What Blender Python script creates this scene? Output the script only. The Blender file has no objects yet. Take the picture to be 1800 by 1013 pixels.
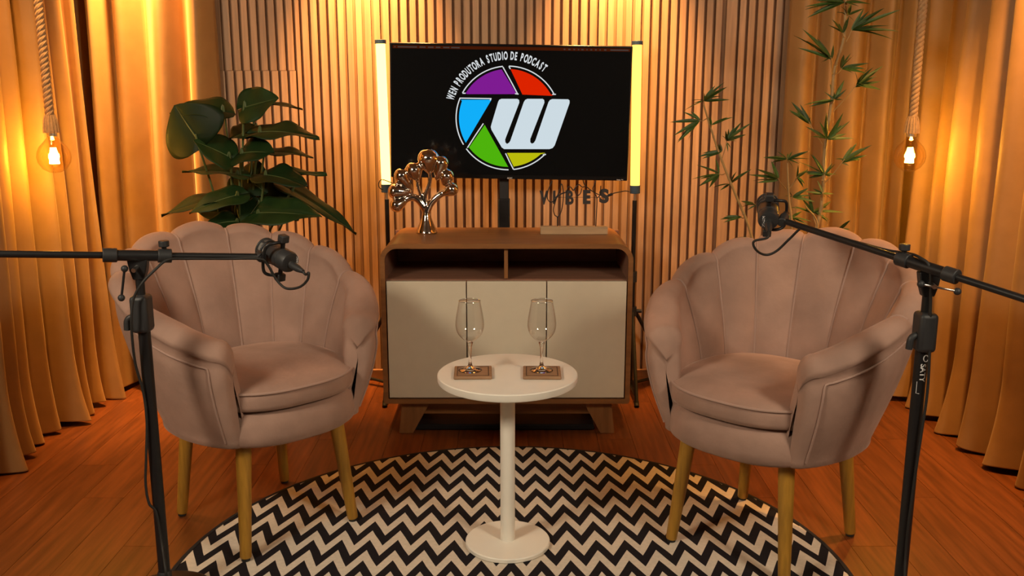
import bpy, bmesh, math, random
from mathutils import Vector, Matrix, Quaternion
from mathutils.geometry import tessellate_polygon

sc = bpy.context.scene
COL = sc.collection
PI = math.pi
R = math.radians

# ------------------------------------------------------------------ camera
CAM = Vector((0.0, 0.0, 1.3)); PITCH = R(12.0); FPX = 1650.0
cam = bpy.data.cameras.new('camera'); cam.sensor_width = 36.0; cam.lens = FPX * 36.0 / 1800.0
cam.clip_start = 0.05
camo = bpy.data.objects.new('camera', cam); COL.objects.link(camo)
camo.location = CAM; camo.rotation_euler = (PI / 2 - PITCH, 0, 0)
sc.camera = camo
CP, SP = math.cos(PITCH), math.sin(PITCH)

def ray(px, py):
    dx = (px - 900.0) / FPX; dy = (506.5 - py) / FPX
    return Vector((dx, CP + dy * SP, -SP + dy * CP))
def at(px, py, Y):            # point seen at a pixel, at distance Y into the room
    d = ray(px, py); return CAM + d * (Y / d.y)
def onz(px, py, z):           # point seen at a pixel, at height z
    d = ray(px, py); return CAM + d * ((z - CAM.z) / d.z)

# ------------------------------------------------------------------ world, lights, exposure
w = bpy.data.worlds.new('world'); sc.world = w; w.use_nodes = True
bg = w.node_tree.nodes['Background']; bg.inputs[0].default_value = (1.0, 0.72, 0.5, 1); bg.inputs[1].default_value = 0.03
sc.view_settings.view_transform = 'Standard'; sc.view_settings.look = 'None'
sc.view_settings.exposure = 0.0; sc.view_settings.gamma = 1.0; sc.view_settings.use_curve_mapping = False

def aim(o, target):
    o.rotation_euler = (Vector(target) - o.location).to_track_quat('-Z', 'Y').to_euler()
def softbox(name, loc, target, size, power, color):
    l = bpy.data.lights.new(name, 'AREA'); l.shape = 'RECTANGLE'; l.size, l.size_y = size; l.energy = power; l.color = color
    o = bpy.data.objects.new(name, l); COL.objects.link(o); o.location = loc; aim(o, target); return o
def spot(name, loc, target, power, color, angle, blend=0.6, radius=0.03):
    l = bpy.data.lights.new(name, 'SPOT'); l.energy = power; l.color = color; l.spot_size = R(angle); l.spot_blend = blend
    l.shadow_soft_size = radius
    o = bpy.data.objects.new(name, l); COL.objects.link(o); o.location = loc; aim(o, target); return o

KEY = (1.0, 0.85, 0.64)
softbox('softbox_light', (-1.75, 0.75, 2.2), (0.1, 2.8, 0.45), (0.6, 0.6), 61, KEY)
softbox('softbox_light', (1.75, 0.65, 2.2), (-0.1, 2.8, 0.45), (0.6, 0.6), 61, KEY)
AMB = (1.0, 0.47, 0.13)
ZL = 2.30
spot('ceiling_spot', (-0.60, 3.90, ZL), (-0.60, 4.10, 1.55), 420, AMB, 56, 1.0)
spot('ceiling_spot', (0.44, 3.90, ZL), (0.44, 4.10, 1.55), 380, AMB, 56, 1.0)
spot('ceiling_spot', (-1.50, 3.86, ZL), (-1.56, 4.0, 1.4), 560, AMB, 58, 1.0)
spot('ceiling_spot', (1.58, 2.90, ZL), (1.66, 3.0, 1.2), 250, AMB, 75, 1.0)
spot('ceiling_spot', (-1.64, 3.05, ZL), (-1.74, 3.15, 1.2), 110, AMB, 75, 1.0)

# ------------------------------------------------------------------ materials
MATS = {}
def mat(name, color, rough=0.5, metal=0.0, noise=0.0, nscale=20.0, stretch=(1, 1, 1), bump=0.0, bscale=None,
        sheen=0.0, spec=0.5, emit=None, estr=0.0, coat=0.0, objrand=0.0, trans=0.0, ior=1.45, sheentint=None):
    if name in MATS: return MATS[name]
    m = bpy.data.materials.new(name); m.use_nodes = True; nt = m.node_tree; N = nt.nodes; L = nt.links
    b = N['Principled BSDF']
    b.inputs['Base Color'].default_value = (*color, 1); b.inputs['Roughness'].default_value = rough
    b.inputs['Metallic'].default_value = metal; b.inputs['Specular IOR Level'].default_value = spec
    b.inputs['Coat Weight'].default_value = coat; b.inputs['IOR'].default_value = ior
    b.inputs['Transmission Weight'].default_value = trans
    if sheen:
        b.inputs['Sheen Weight'].default_value = sheen; b.inputs['Sheen Roughness'].default_value = 0.4
        b.inputs['Sheen Tint'].default_value = (*(sheentint or color), 1)
    if emit: b.inputs['Emission Color'].default_value = (*emit, 1); b.inputs['Emission Strength'].default_value = estr
    if noise or bump or objrand:
        tc = N.new('ShaderNodeTexCoord'); mp = N.new('ShaderNodeMapping'); L.new(tc.outputs['Object'], mp.inputs[0])
        mp.inputs['Scale'].default_value = stretch
        src = mp.outputs[0]
        if objrand:
            oi = N.new('ShaderNodeObjectInfo'); vm = N.new('ShaderNodeVectorMath'); vm.operation = 'ADD'
            ml = N.new('ShaderNodeMath'); ml.operation = 'MULTIPLY'; ml.inputs[1].default_value = 37.0
            L.new(oi.outputs['Random'], ml.inputs[0]); L.new(mp.outputs[0], vm.inputs[0]); L.new(ml.outputs[0], vm.inputs[1])
            src = vm.outputs[0]
        tx = N.new('ShaderNodeTexNoise'); tx.inputs['Scale'].default_value = nscale; tx.inputs['Detail'].default_value = 5
        L.new(src, tx.inputs['Vector'])
        hsv = N.new('ShaderNodeHueSaturation'); hsv.inputs['Color'].default_value = (*color, 1)
        mr = N.new('ShaderNodeMapRange'); mr.inputs[1].default_value = 0.3; mr.inputs[2].default_value = 0.7
        mr.inputs[3].default_value = 1 - noise; mr.inputs[4].default_value = 1 + noise
        L.new(tx.outputs['Fac'], mr.inputs[0])
        val = mr.outputs[0]
        if objrand:
            m2 = N.new('ShaderNodeMapRange'); m2.inputs[3].default_value = 1 - objrand; m2.inputs[4].default_value = 1 + objrand
            L.new(oi.outputs['Random'], m2.inputs[0])
            mm = N.new('ShaderNodeMath'); mm.operation = 'MULTIPLY'; L.new(mr.outputs[0], mm.inputs[0]); L.new(m2.outputs[0], mm.inputs[1])
            val = mm.outputs[0]
        L.new(val, hsv.inputs['Value']); L.new(hsv.outputs[0], b.inputs['Base Color'])
        if bump:
            t2 = N.new('ShaderNodeTexNoise'); t2.inputs['Scale'].default_value = bscale or nscale; t2.inputs['Detail'].default_value = 4
            L.new(src, t2.inputs['Vector'])
            bp = N.new('ShaderNodeBump'); bp.inputs['Strength'].default_value = bump; bp.inputs['Distance'].default_value = 0.004
            L.new(t2.outputs['Fac'], bp.inputs['Height']); L.new(bp.outputs[0], b.inputs['Normal'])
    MATS[name] = m; return m

def mat_thinglass(name, tint=(1, 1, 1), ior=1.45, rough=0.0):
    m = bpy.data.materials.new(name); m.use_nodes = True; nt = m.node_tree; N = nt.nodes; L = nt.links
    N.remove(N['Principled BSDF'])
    t = N.new('ShaderNodeBsdfTransparent'); t.inputs[0].default_value = (*tint, 1)
    g = N.new('ShaderNodeBsdfGlossy'); g.inputs['Roughness'].default_value = rough
    lw = N.new('ShaderNodeLayerWeight'); lw.inputs[0].default_value = 0.5; pw_ = N.new('ShaderNodeMath'); pw_.operation = 'POWER'; pw_.inputs[1].default_value = ior; L.new(lw.outputs['Facing'], pw_.inputs[0])
    f = N.new('ShaderNodeMath'); f.operation = 'MULTIPLY_ADD'; f.inputs[1].default_value = 0.8; f.inputs[2].default_value = 0.08; L.new(pw_.outputs[0], f.inputs[0])
    mx = N.new('ShaderNodeMixShader'); L.new(f.outputs[0], mx.inputs[0]); L.new(t.outputs[0], mx.inputs[1]); L.new(g.outputs[0], mx.inputs[2])
    L.new(mx.outputs[0], N['Material Output'].inputs[0]); MATS[name] = m; return m

def mat_emit(name, color, s):
    m = bpy.data.materials.new(name); m.use_nodes = True; nt = m.node_tree; N = nt.nodes; L = nt.links
    N.remove(N['Principled BSDF']); e = N.new('ShaderNodeEmission'); e.inputs[0].default_value = (*color, 1); e.inputs[1].default_value = s
    L.new(e.outputs[0], N['Material Output'].inputs[0]); MATS[name] = m; return m

VELVET = mat('velvet', (0.375, 0.238, 0.185), 0.85, noise=0.2, nscale=6, bump=0.25, bscale=60, sheen=0.35, spec=0.2, sheentint=(0.75, 0.55, 0.45))
VELVET_PIPE = mat('velvet_piping', (0.40, 0.265, 0.215), 0.85, sheen=0.3, spec=0.2)
LEGWOOD = mat('honey_leg_wood', (0.40, 0.20, 0.025), 0.4, noise=0.18, nscale=12, stretch=(8, 8, 0.8))
CURTAIN = mat('satin_curtain', (0.365, 0.205, 0.075), 0.5, noise=0.06, nscale=14, sheen=0.25, spec=0.35, bump=0.08, bscale=40, sheentint=(1, .8, .5))
SLAT = mat('slat_wood', (0.50, 0.30, 0.17), 0.55, noise=0.16, nscale=9, stretch=(9, 9, 0.5), objrand=0.12)
SLATBACK = mat('slat_backing', (0.34, 0.19, 0.105), 0.8, noise=0.1, nscale=8)
PLANK = mat('floor_plank', (0.150, 0.043, 0.010), 0.36, noise=0.32, nscale=7, stretch=(9, 0.55, 1), objrand=0.13, bump=0.05, bscale=18)
SUBFLOOR = mat('subfloor', (0.10, 0.035, 0.012), 0.6)
SKIRT = mat('skirting_wood', (0.30, 0.14, 0.06), 0.5, noise=0.15, nscale=8, stretch=(1, 6, 6))
PLASTER = mat('wall_paint', (0.45, 0.38, 0.30), 0.8, noise=0.04)
CEILPAINT = mat('ceiling_paint', (0.16, 0.13, 0.11), 0.85, noise=0.04)
CABWOOD = mat('cabinet_wood', (0.26, 0.110, 0.036), 0.38, noise=0.2, nscale=8, stretch=(0.7, 6, 6))
CABWOOD_V = mat('cabinet_wood_upright', (0.26, 0.110, 0.036), 0.42, noise=0.2, nscale=8, stretch=(6, 6, 0.7))
CABDARK = mat('cabinet_inside', (0.28, 0.135, 0.085), 0.45, noise=0.15, nscale=8, stretch=(0.7, 6, 6))
CREAM = mat('cream_lacquer', (0.70, 0.63, 0.49), 0.42, noise=0.02)
WHITE = mat('white_lacquer', (0.86, 0.82, 0.73), 0.32, noise=0.015)
BLACK = mat('black_metal', (0.012, 0.012, 0.013), 0.38, noise=0.1)
BLACKP = mat('black_plastic', (0.025, 0.026, 0.028), 0.5, noise=0.1)
RUBBER = mat('black_rubber', (0.018, 0.017, 0.016), 0.6, noise=0.1)
CHROME = mat('chrome_ceramic', (0.72, 0.66, 0.60), 0.06, metal=1.0, noise=0.03)
STEEL = mat('steel', (0.6, 0.58, 0.55), 0.3, metal=1.0, noise=0.05)
GRILLE = mat('mic_grille', (0.45, 0.44, 0.42), 0.35, metal=0.8, noise=0.35, nscale=300, bump=0.6, bscale=300)
BLUECAP = mat('blue_grey_cap', (0.05, 0.10, 0.16), 0.45, noise=0.1)
LEAF = mat('dark_leaf', (0.010, 0.030, 0.006), 0.55, spec=0.3, noise=0.3, nscale=10, objrand=0.3)
STEM = mat('leaf_stem', (0.075, 0.105, 0.03), 0.5, noise=0.2)
BAMLEAF = mat('bamboo_leaf', (0.040, 0.082, 0.013), 0.5, noise=0.25, nscale=12, objrand=0.4)
CANE = mat('bamboo_cane', (0.34, 0.22, 0.085), 0.55, noise=0.2, nscale=14)
ROPE = mat('jute_rope', (0.42, 0.27, 0.13), 0.9, noise=0.2, nscale=80, bump=0.5, bscale=200)
PINE = mat('pine_block', (0.50, 0.33, 0.18), 0.6, noise=0.12, nscale=9, stretch=(0.8, 6, 6))
COASTER = mat('coaster_wood', (0.30, 0.17, 0.09), 0.6, noise=0.2, nscale=12, stretch=(0.8, 6, 1))
COASTER_D = mat('coaster_burnt_line', (0.06, 0.03, 0.018), 0.7, noise=0.2)
SIGNGREY = mat('charcoal_letter', (0.045, 0.038, 0.035), 0.7, noise=0.1)
WIRE = mat('black_wire', (0.02, 0.012, 0.01), 0.5, noise=0.1)
GLASS = mat('solid_glass', (1, 1, 1), 0.0, trans=1.0, ior=1.48)
THIN = mat_thinglass('thin_glass', (0.97, 0.97, 0.965), 3.0)
BULBGLASS = mat_thinglass('amber_bulb_glass', (1.0, 0.90, 0.66), 2.6)
FILAMENT = mat_emit('glowing_filament', (1.0, 0.50, 0.08), 260)
SCREEN = mat('screen_black', (0.004, 0.004, 0.004), 0.12, spec=0.35, emit=(1, 0.9, 0.85), estr=0.0015)
TVBLACK = mat('tv_bezel', (0.008, 0.008, 0.009), 0.25, noise=0.05)
POT = mat('dark_pot', (0.04, 0.035, 0.03), 0.6, noise=0.2)
SOIL = mat('soil', (0.03, 0.02, 0.012), 0.95, noise=0.4, bump=0.8)
WHITETXT = mat('white_print', (0.75, 0.75, 0.75), 0.6, noise=0.02)
RUGEDGE = mat('rug_black_edge', (0.012, 0.011, 0.013), 0.95, noise=0.1, nscale=60)

def mat_chevron():
    m = bpy.data.materials.new('chevron_rug'); m.use_nodes = True; nt = m.node_tree; N = nt.nodes; L = nt.links; b = N['Principled BSDF']
    b.inputs['Roughness'].default_value = 0.95; b.inputs['Specular IOR Level'].default_value = 0.15
    tc = N.new('ShaderNodeTexCoord'); sp = N.new('ShaderNodeSeparateXYZ'); L.new(tc.outputs['Object'], sp.inputs[0])
    def math_(op, a, bb=None, c=None):
        n = N.new('ShaderNodeMath'); n.operation = op
        for i, v in enumerate((a, bb, c)):
            if v is None: continue
            if isinstance(v, (int, float)): n.inputs[i].default_value = v
            else: L.new(v, n.inputs[i])
        return n.outputs[0]
    nz = N.new('ShaderNodeTexNoise'); nz.inputs['Scale'].default_value = 5; L.new(tc.outputs['Object'], nz.inputs['Vector'])
    wob = math_('MULTIPLY', math_('SUBTRACT', nz.outputs['Fac'], 0.5), 0.010)
    xx = math_('ADD', sp.outputs['X'], wob)
    WAVE, AMP, ROW = CHEV
    pp = math_('PINGPONG', math_('ADD', xx, 10.0 + CHEV_X), WAVE / 2)          # 0..WAVE/2
    yy = math_('SUBTRACT', math_('ADD', sp.outputs['Y'], wob), math_('MULTIPLY', pp, -AMP / (WAVE / 2)))
    fr = math_('FRACT', math_('DIVIDE', math_('ADD', yy, 10.0 + CHEV_Y), ROW))
    blk = math_('LESS_THAN', fr, 0.51)
    n2 = N.new('ShaderNodeTexNoise'); n2.inputs['Scale'].default_value = 90; n2.inputs['Detail'].default_value = 3; L.new(tc.outputs['Object'], n2.inputs['Vector'])
    mx = N.new('ShaderNodeMix'); mx.data_type = 'RGBA'
    mx.inputs[6].default_value = (0.65, 0.575, 0.475, 1); mx.inputs[7].default_value = (0.014, 0.012, 0.015, 1)
    L.new(blk, mx.inputs[0])
    hs = N.new('ShaderNodeHueSaturation'); L.new(mx.outputs[2], hs.inputs['Color'])
    mr = N.new('ShaderNodeMapRange'); mr.inputs[3].default_value = 0.85; mr.inputs[4].default_value = 1.15; L.new(n2.outputs['Fac'], mr.inputs[0]); L.new(mr.outputs[0], hs.inputs['Value'])
    L.new(hs.outputs[0], b.inputs['Base Color'])
    bp = N.new('ShaderNodeBump'); bp.inputs['Strength'].default_value = 0.3; bp.inputs['Distance'].default_value = 0.002
    L.new(n2.outputs['Fac'], bp.inputs['Height']); L.new(bp.outputs[0], b.inputs['Normal'])
    return m
CHEV = (0.083, 0.095, 0.122); CHEV_X = -0.0425; CHEV_Y = -0.0046
RUG = mat_chevron()

# ------------------------------------------------------------------ mesh helpers
def frames(pts, closed=False):
    n = len(pts); T = []
    for i in range(n):
        if closed: d = pts[(i + 1) % n] - pts[i - 1]
        else: d = pts[min(i + 1, n - 1)] - pts[max(i - 1, 0)]
        T.append(d.normalized() if d.length > 1e-9 else Vector((0, 0, 1)))
    up = Vector((0, 0, 1)) if abs(T[0].z) < 0.9 else Vector((0, 1, 0))
    u = T[0].cross(up).normalized(); out = []
    for i in range(n):
        if i:
            q = T[i - 1].rotation_difference(T[i]); u = (q @ u).normalized()
        out.append((T[i], u, T[i].cross(u).normalized()))
    return out
def smooth_path(cp, n=8, closed=False):
    cp = [Vector(p) for p in cp]; out = []; m = len(cp)
    rng = range(m) if closed else range(m - 1)
    for i in rng:
        p1, p2 = cp[i], cp[(i + 1) % m]
        p0 = cp[i - 1] if (closed or i > 0) else p1 * 2 - p2
        p3 = cp[(i + 2) % m] if (closed or i + 2 < m) else p2 * 2 - p1
        for k in range(n):
            t = k / n
            out.append(0.5 * ((2 * p1) + (p2 - p0) * t + (2 * p0 - 5 * p1 + 4 * p2 - p3) * t * t + (3 * p1 - p0 - 3 * p2 + p3) * t ** 3))
    if not closed: out.append(cp[-1])
    return out

class MB:
    def __init__(s): s.v = []; s.f = []
    def box(s, c, d, rot=None, taper=None):
        c = Vector(c); b = len(s.v)
        for z in (-.5, .5):
            k = taper if (taper and z > 0) else 1
            for x, y in ((-.5, -.5), (.5, -.5), (.5, .5), (-.5, .5)):
                p = Vector((x * d[0] * k, y * d[1] * k, z * d[2]))
                if rot: p = rot @ p
                s.v.append(c + p)
        for f in ((3, 2, 1, 0), (4, 5, 6, 7), (0, 1, 5, 4), (1, 2, 6, 5), (2, 3, 7, 6), (3, 0, 4, 7)): s.f.append([b + i for i in f])
        return s
    def tube(s, pts, r, n=10, closed=False, caps=True):
        pts = [Vector(p) for p in pts]; F = frames(pts, closed); b = len(s.v); m = len(pts)
        for i, p in enumerate(pts):
            ri = r[i] if isinstance(r, (list, tuple)) else r
            for k in range(n):
                a = 2 * PI * k / n; s.v.append(p + (F[i][1] * math.cos(a) + F[i][2] * math.sin(a)) * ri)
        for i in range(m if closed else m - 1):
            j = (i + 1) % m
            for k in range(n):
                k2 = (k + 1) % n; s.f.append([b + i * n + k, b + i * n + k2, b + j * n + k2, b + j * n + k])
        if caps and not closed:
            s.f.append([b + k for k in range(n)][::-1]); s.f.append([b + (m - 1) * n + k for k in range(n)])
        return s
    def cyl(s, a, b, r, n=24): return s.tube([a, b], r, n)
    def lathe(s, prof, n=32, M=None, c=(0, 0, 0)):          # profile (r, z), bottom to top
        b = len(s.v); c = Vector(c); m = len(prof)
        for r, z in prof:
            for k in range(n):
                a = 2 * PI * k / n; p = Vector((max(r, 1e-5) * math.cos(a), max(r, 1e-5) * math.sin(a), z))
                s.v.append(c + (M @ p if M else p))
        for i in range(m - 1):
            for k in range(n):
                k2 = (k + 1) % n; s.f.append([b + i * n + k, b + i * n + k2, b + (i + 1) * n + k2, b + (i + 1) * n + k])
        if prof[0][0] > 1e-4 and prof[0] != prof[-1]: s.f.append([b + k for k in range(n)][::-1])
        if prof[-1][0] > 1e-4 and prof[0] != prof[-1]: s.f.append([b + (m - 1) * n + k for k in range(n)])
        return s
    def grid(s, rows, closed_u=False, closed_v=False):
        b = len(s.v); m = len(rows); n = len(rows[0])
        for r in rows: s.v.extend(Vector(p) for p in r)
        for i in range(m if closed_u else m - 1):
            i2 = (i + 1) % m
            for k in range(n if closed_v else n - 1):
                k2 = (k + 1) % n; s.f.append([b + i * n + k, b + i * n + k2, b + i2 * n + k2, b + i2 * n + k])
        return s
    def prism(s, poly, fn0, fn1):       # poly 2D list; fn maps (x,y) to 3D for the two faces
        tris = tessellate_polygon([[Vector((x, y, 0)) for x, y in poly]]); b = len(s.v); n = len(poly)
        s.v.extend(Vector(fn0(*p)) for p in poly); s.v.extend(Vector(fn1(*p)) for p in poly)
        for t in tris: s.f.append([b + i for i in t]); s.f.append([b + n + i for i in t][::-1])
        for i in range(n): j = (i + 1) % n; s.f.append([b + i, b + j, b + n + j, b + n + i])
        return s
    def mesh(s, name, off=None, sharp=38):
        me = bpy.data.meshes.new(name)
        me.from_pydata([tuple(p - off) if off is not None else tuple(p) for p in s.v], [], s.f)
        bm = bmesh.new(); bm.from_mesh(me); bmesh.ops.remove_doubles(bm, verts=bm.verts, dist=1e-6)
        bmesh.ops.recalc_face_normals(bm, faces=bm.faces); bm.to_mesh(me); bm.free()
        me.polygons.foreach_set('use_smooth', [True] * len(me.polygons))
        if sharp: me.set_sharp_from_angle(angle=R(sharp))
        return me
    def build(s, name, m, parent=None, off=None, bevel=0, sharp=38, seg=2):
        me = s.mesh(name, off, sharp); me.materials.append(m)
        o = bpy.data.objects.new(name, me); COL.objects.link(o)
        if parent: o.parent = parent
        if bevel:
            b = o.modifiers.new('bevel', 'BEVEL'); b.width = bevel; b.segments = seg; b.limit_method = 'ANGLE'; b.angle_limit = R(35)
        return o
def tag(o, label=None, cat=None, group=None, kind=None):
    if label: o['label'] = label
    if cat: o['category'] = cat
    if group: o['group'] = group
    if kind: o['kind'] = kind
    return o
def thing(name, loc, label, cat, rz=0.0, group=None):
    o = bpy.data.objects.new(name, None); COL.objects.link(o); o.location = loc; o.rotation_euler = (0, 0, rz)
    o.empty_display_size = 0.05
    return tag(o, label, cat, group)
def struct(name, mb, m, bevel=0): return tag(mb.build(name, m, bevel=bevel), kind='structure')
def copy_tree(o, parent=None):
    c = o.copy(); COL.objects.link(c); c.parent = parent
    for ch in list(o.children): copy_tree(ch, c)
    return c
def copy_part(o, parent, loc=None):
    c = o.copy(); COL.objects.link(c); c.parent = parent
    if loc is not None: c.location = loc
    return c
def text_mesh(s, size, sx=1.0, bold=0.0, align='CENTER', extrude=0.0):
    cu = bpy.data.curves.new('t', 'FONT'); cu.body = s; cu.size = size; cu.align_x = align; cu.offset = bold; cu.extrude = extrude
    o = bpy.data.objects.new('t', cu); COL.objects.link(o)
    dg = bpy.context.evaluated_depsgraph_get(); me = bpy.data.meshes.new_from_object(o.evaluated_get(dg))
    bpy.data.objects.remove(o); bpy.data.curves.remove(cu)
    v = [Vector((p.co.x * sx, p.co.y, p.co.z)) for p in me.vertices]; f = [list(p.vertices) for p in me.polygons]
    bpy.data.meshes.remove(me); return v, f
rnd = random.Random(7)

# ================================================================== ROOM
YW = 4.10; XL, XR = -1.92, 1.84; ZC = 2.35
struct('floor', MB().box((0, 1.6, -0.02), (4.1, 5.4, 0.03)), SUBFLOOR)
floor = bpy.data.objects['floor']
pw, pl = 0.132, 1.28
pm = [MB().box((0, 0, 0.0025), (pw - 0.0012, pl - 0.0012, 0.005)).mesh('plank', sharp=30)]
pm[0].materials.append(PLANK)
i = 0; x = XL + pw / 2
while x < XR + pw:
    y = YW + 0.02 - pl / 2 + (0.0, 0.52, 0.95, 0.27)[i % 4]
    while y > -0.9:
        y0, y1 = max(-1.0, y - pl / 2), min(YW + 0.02, y + pl / 2)
        o = bpy.data.objects.new('plank', pm[0]); COL.objects.link(o); o.parent = floor
        o.location = (x, (y0 + y1) / 2, -0.005); o.scale = (1, (y1 - y0) / pl, 1)
        y -= pl
    x += pw; i += 1
struct('wall_left', MB().box((XL - 0.05, 2.3, ZC / 2), (0.1, 3.8, ZC)), PLASTER)
struct('wall_right', MB().box((XR + 0.05, 2.3, ZC / 2), (0.1, 3.8, ZC)), PLASTER)
struct('ceiling', MB().box((0, 2.3, ZC + 0.05), (4.1, 3.9, 0.1)), CEILPAINT)
wb = struct('wall_back', MB().box((0, YW + 0.065, ZC / 2), (4.0, 0.10, ZC)), SLATBACK)
pitch = 0.0379; sw = 0.0248; sd = 0.008
def slat_mesh(wd, z0, z1):
    return MB().box((0, 0, (z0 + z1) / 2), (wd, sd, z1 - z0)).mesh('slat', sharp=30)
zseam = 1.375; zb = 0.052
sm_full = slat_mesh(sw, zb, ZC); sm_low = slat_mesh(sw, zb, zseam - 0.0008); sm_up = slat_mesh(sw, zseam + 0.0008, ZC)
sm_wide = slat_mesh(sw * 1.75, zb, ZC); sm_nar = slat_mesh(sw * 0.62, zb, ZC)
for me in (sm_full, sm_low, sm_up, sm_wide, sm_nar): me.materials.append(SLAT)
def slat(me, x, dy=0.0):
    o = bpy.data.objects.new('slat', me); COL.objects.link(o); o.parent = wb; o.location = (x, YW + sd / 2 - 0.001 + dy, 0)
xj = -0.905; xk = 0.925
slat(sm_nar, xj); slat(sm_wide, xk)
n = 0
x = xj + pitch * 0.86
while x < xk - pitch * 0.9: slat(sm_full, x); x += pitch
x = xk + pitch * 1.22
while x < 1.36: slat(sm_full, x); x += pitch
x = xj - pitch * 0.86
while x > -1.42: slat(sm_low, x + 0.004); slat(sm_up, x); x -= pitch
tag(MB().box((-0.02, YW - 0.004, 0.026), (3.4, 0.016, 0.052)).build('baseboard_back', SKIRT, bevel=0.003), kind='structure')

# ---- ceiling downlights (fixtures of the ceiling spots)
dl = thing('downlight', (-0.60, 3.90, ZC), 'round ceiling downlight above the slatted wall and the chrome tree', 'downlight')
MB().lathe([(0.030, -0.012), (0.046, -0.012), (0.050, 0.0), (0.030, 0.0), (0.030, -0.012)], 28).build('trim_ring', STEEL, dl)
for loc, lab in (((0.44, 3.90, ZC), 'round ceiling downlight above the slatted wall and the wire sign'),
                 ((-1.50, 3.86, ZC), 'round ceiling downlight above the curtained corner by the broad-leaved plant'),
                 ((1.58, 2.90, ZC), 'round ceiling downlight above the side curtain near the bamboo'),
                 ((-1.64, 3.05, ZC), 'round ceiling downlight above the side curtain opposite the bamboo')):
    c = copy_tree(dl); c.location = loc; c['label'] = lab

# ================================================================== CURTAINS
def curtain(name, path, seed, label, lam=(0.12, 0.2), amp=(0.03, 0.055), flare=0.07, side=1, folds_=None, nz=44):
    rg = random.Random(seed)
    P = smooth_path([(x, y, 0) for x, y in path], 24)
    # resample by length
    S = [0.0]
    for a, b in zip(P, P[1:]): S.append(S[-1] + (b - a).length)
    tot = S[-1]; ds = 0.0075; ns = int(tot / ds)
    def pos(s):
        s = min(max(s, 0), tot); k = 0
        lo, hi = 0, len(S) - 2
        while lo < hi:
            mid = (lo + hi + 1) // 2
            if S[mid] <= s: lo = mid
            else: hi = mid - 1
        t = (s - S[lo]) / max(1e-9, S[lo + 1] - S[lo]); return P[lo].lerp(P[lo + 1], t)
    folds = []; s = -0.1 if folds_ is None else 0.0; k = 0
    while s < tot + 0.3:
        l = rg.uniform(*lam)
        if folds_ and k < len(folds_): l = folds_[k]
        k += 1; folds.append((s, l, rg.uniform(*amp), rg.uniform(-1, 1), rg.uniform(0.5, 1.0), rg.uniform(-.5, .5))); s += l
    def disp(s, z):
        h = z / ZC
        s2 = s + 0.018 * math.sin(2.1 * z + seed) * (1 - h)
        for (f0, l, a, tw, fl, sk) in folds:
            if f0 <= s2 < f0 + l:
                t = (s2 - f0) / l; t = t + 0.55 * sk * math.sin(2 * PI * t) / PI / 2
                c = 0.5 - 0.5 * math.cos(2 * PI * t)
                c = c ** 0.6
                low = max(0, 1 - z / 0.30)
                d = a * c * (0.72 + 0.28 * (1 - h)) + 0.006 * math.sin(9 * s + 3.1 * z + seed) + 0.004 * math.sin(31 * s + 1.3 * z)
                d += flare * low ** 1.8 * (0.25 + 0.75 * c) * fl + 0.01 * low * tw
                return d
        return 0
    rows = []
    zs = [ZC * 0.995 * (j / nz) ** 1.5 for j in range(nz + 1)]; zs[0] = 0.004
    for z in zs:
        row = []
        for i in range(ns + 1):
            s = tot * i / ns; p = pos(s); q = pos(min(s + .01, tot)); q0 = pos(max(s - .01, 0)); t = (q - q0).normalized()
            nrm = Vector((-t.y, t.x, 0)) * side
            d = disp(s, z)
            zz = z
            if z < 0.1: zz = z + 0.010 * (1 - z / 0.1) * (1 + math.sin(23 * s + seed))
            row.append((p.x + nrm.x * d, p.y + nrm.y * d, zz))
        rows.append(row)
    o = MB().grid(rows).build(name, CURTAIN, sharp=None)
    so = o.modifiers.new('cloth_thickness', 'SOLIDIFY'); so.thickness = 0.002; so.offset = 0
    return tag(o, label, 'curtain', 'golden floor-length curtains')
curtain('curtain', [(-1.235, 4.07), (-1.40, 4.07), (-1.55, 4.07), (-1.81, 4.07)], 3,
        'golden curtain hanging against the slatted wall behind the broad-leaved plant', lam=(0.11, 0.16), amp=(0.12, 0.15), flare=0.03, side=1, folds_=[.125, .175, .135, .1])
curtain('curtain', [(-1.775, 3.87), (-1.83, 3.70), (-1.86, 3.2), (-1.86, 2.6), (-1.85, 1.95)], 11,
        'golden side curtain pooling on the floor behind the pendant bulb beside the broad-leaved plant', lam=(0.105, 0.16), amp=(0.09, 0.14), flare=0.04, side=1)
curtain('curtain', [(1.78, 4.07), (1.50, 4.07), (1.34, 4.07), (1.155, 4.07)], 8,
        'golden curtain hanging against the slatted wall behind the bamboo', lam=(0.11, 0.17), amp=(0.09, 0.13), flare=0.03, side=1, folds_=[.10, .06, .12, .125, .09, .13, .1])
curtain('curtain', [(1.79, 1.95), (1.79, 2.6), (1.785, 3.2), (1.765, 3.7), (1.735, 3.87)], 21,
        'golden side curtain pooling on the floor behind the pendant bulb beside the bamboo', lam=(0.12, 0.19), amp=(0.09, 0.14), flare=0.04, side=1)

# ================================================================== RUG
rug = thing('rug', (-0.005, 2.35, 0), 'round black and cream zigzag rug under the white pedestal table', 'rug')
RR = 0.935
MB().lathe([(0.0005, 0.003), (RR - 0.012, 0.003), (RR - 0.012, 0.0005), (0.0005, 0.0005)], 96).build('woven_field', RUG, rug)
MB().lathe([(RR - 0.014, 0.0005), (RR, 0.0005), (RR + 0.001, 0.0015), (RR - 0.003, 0.003), (RR - 0.014, 0.003), (RR - 0.014, 0.0005)], 128).build('edge_binding', RUGEDGE, rug)

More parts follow.
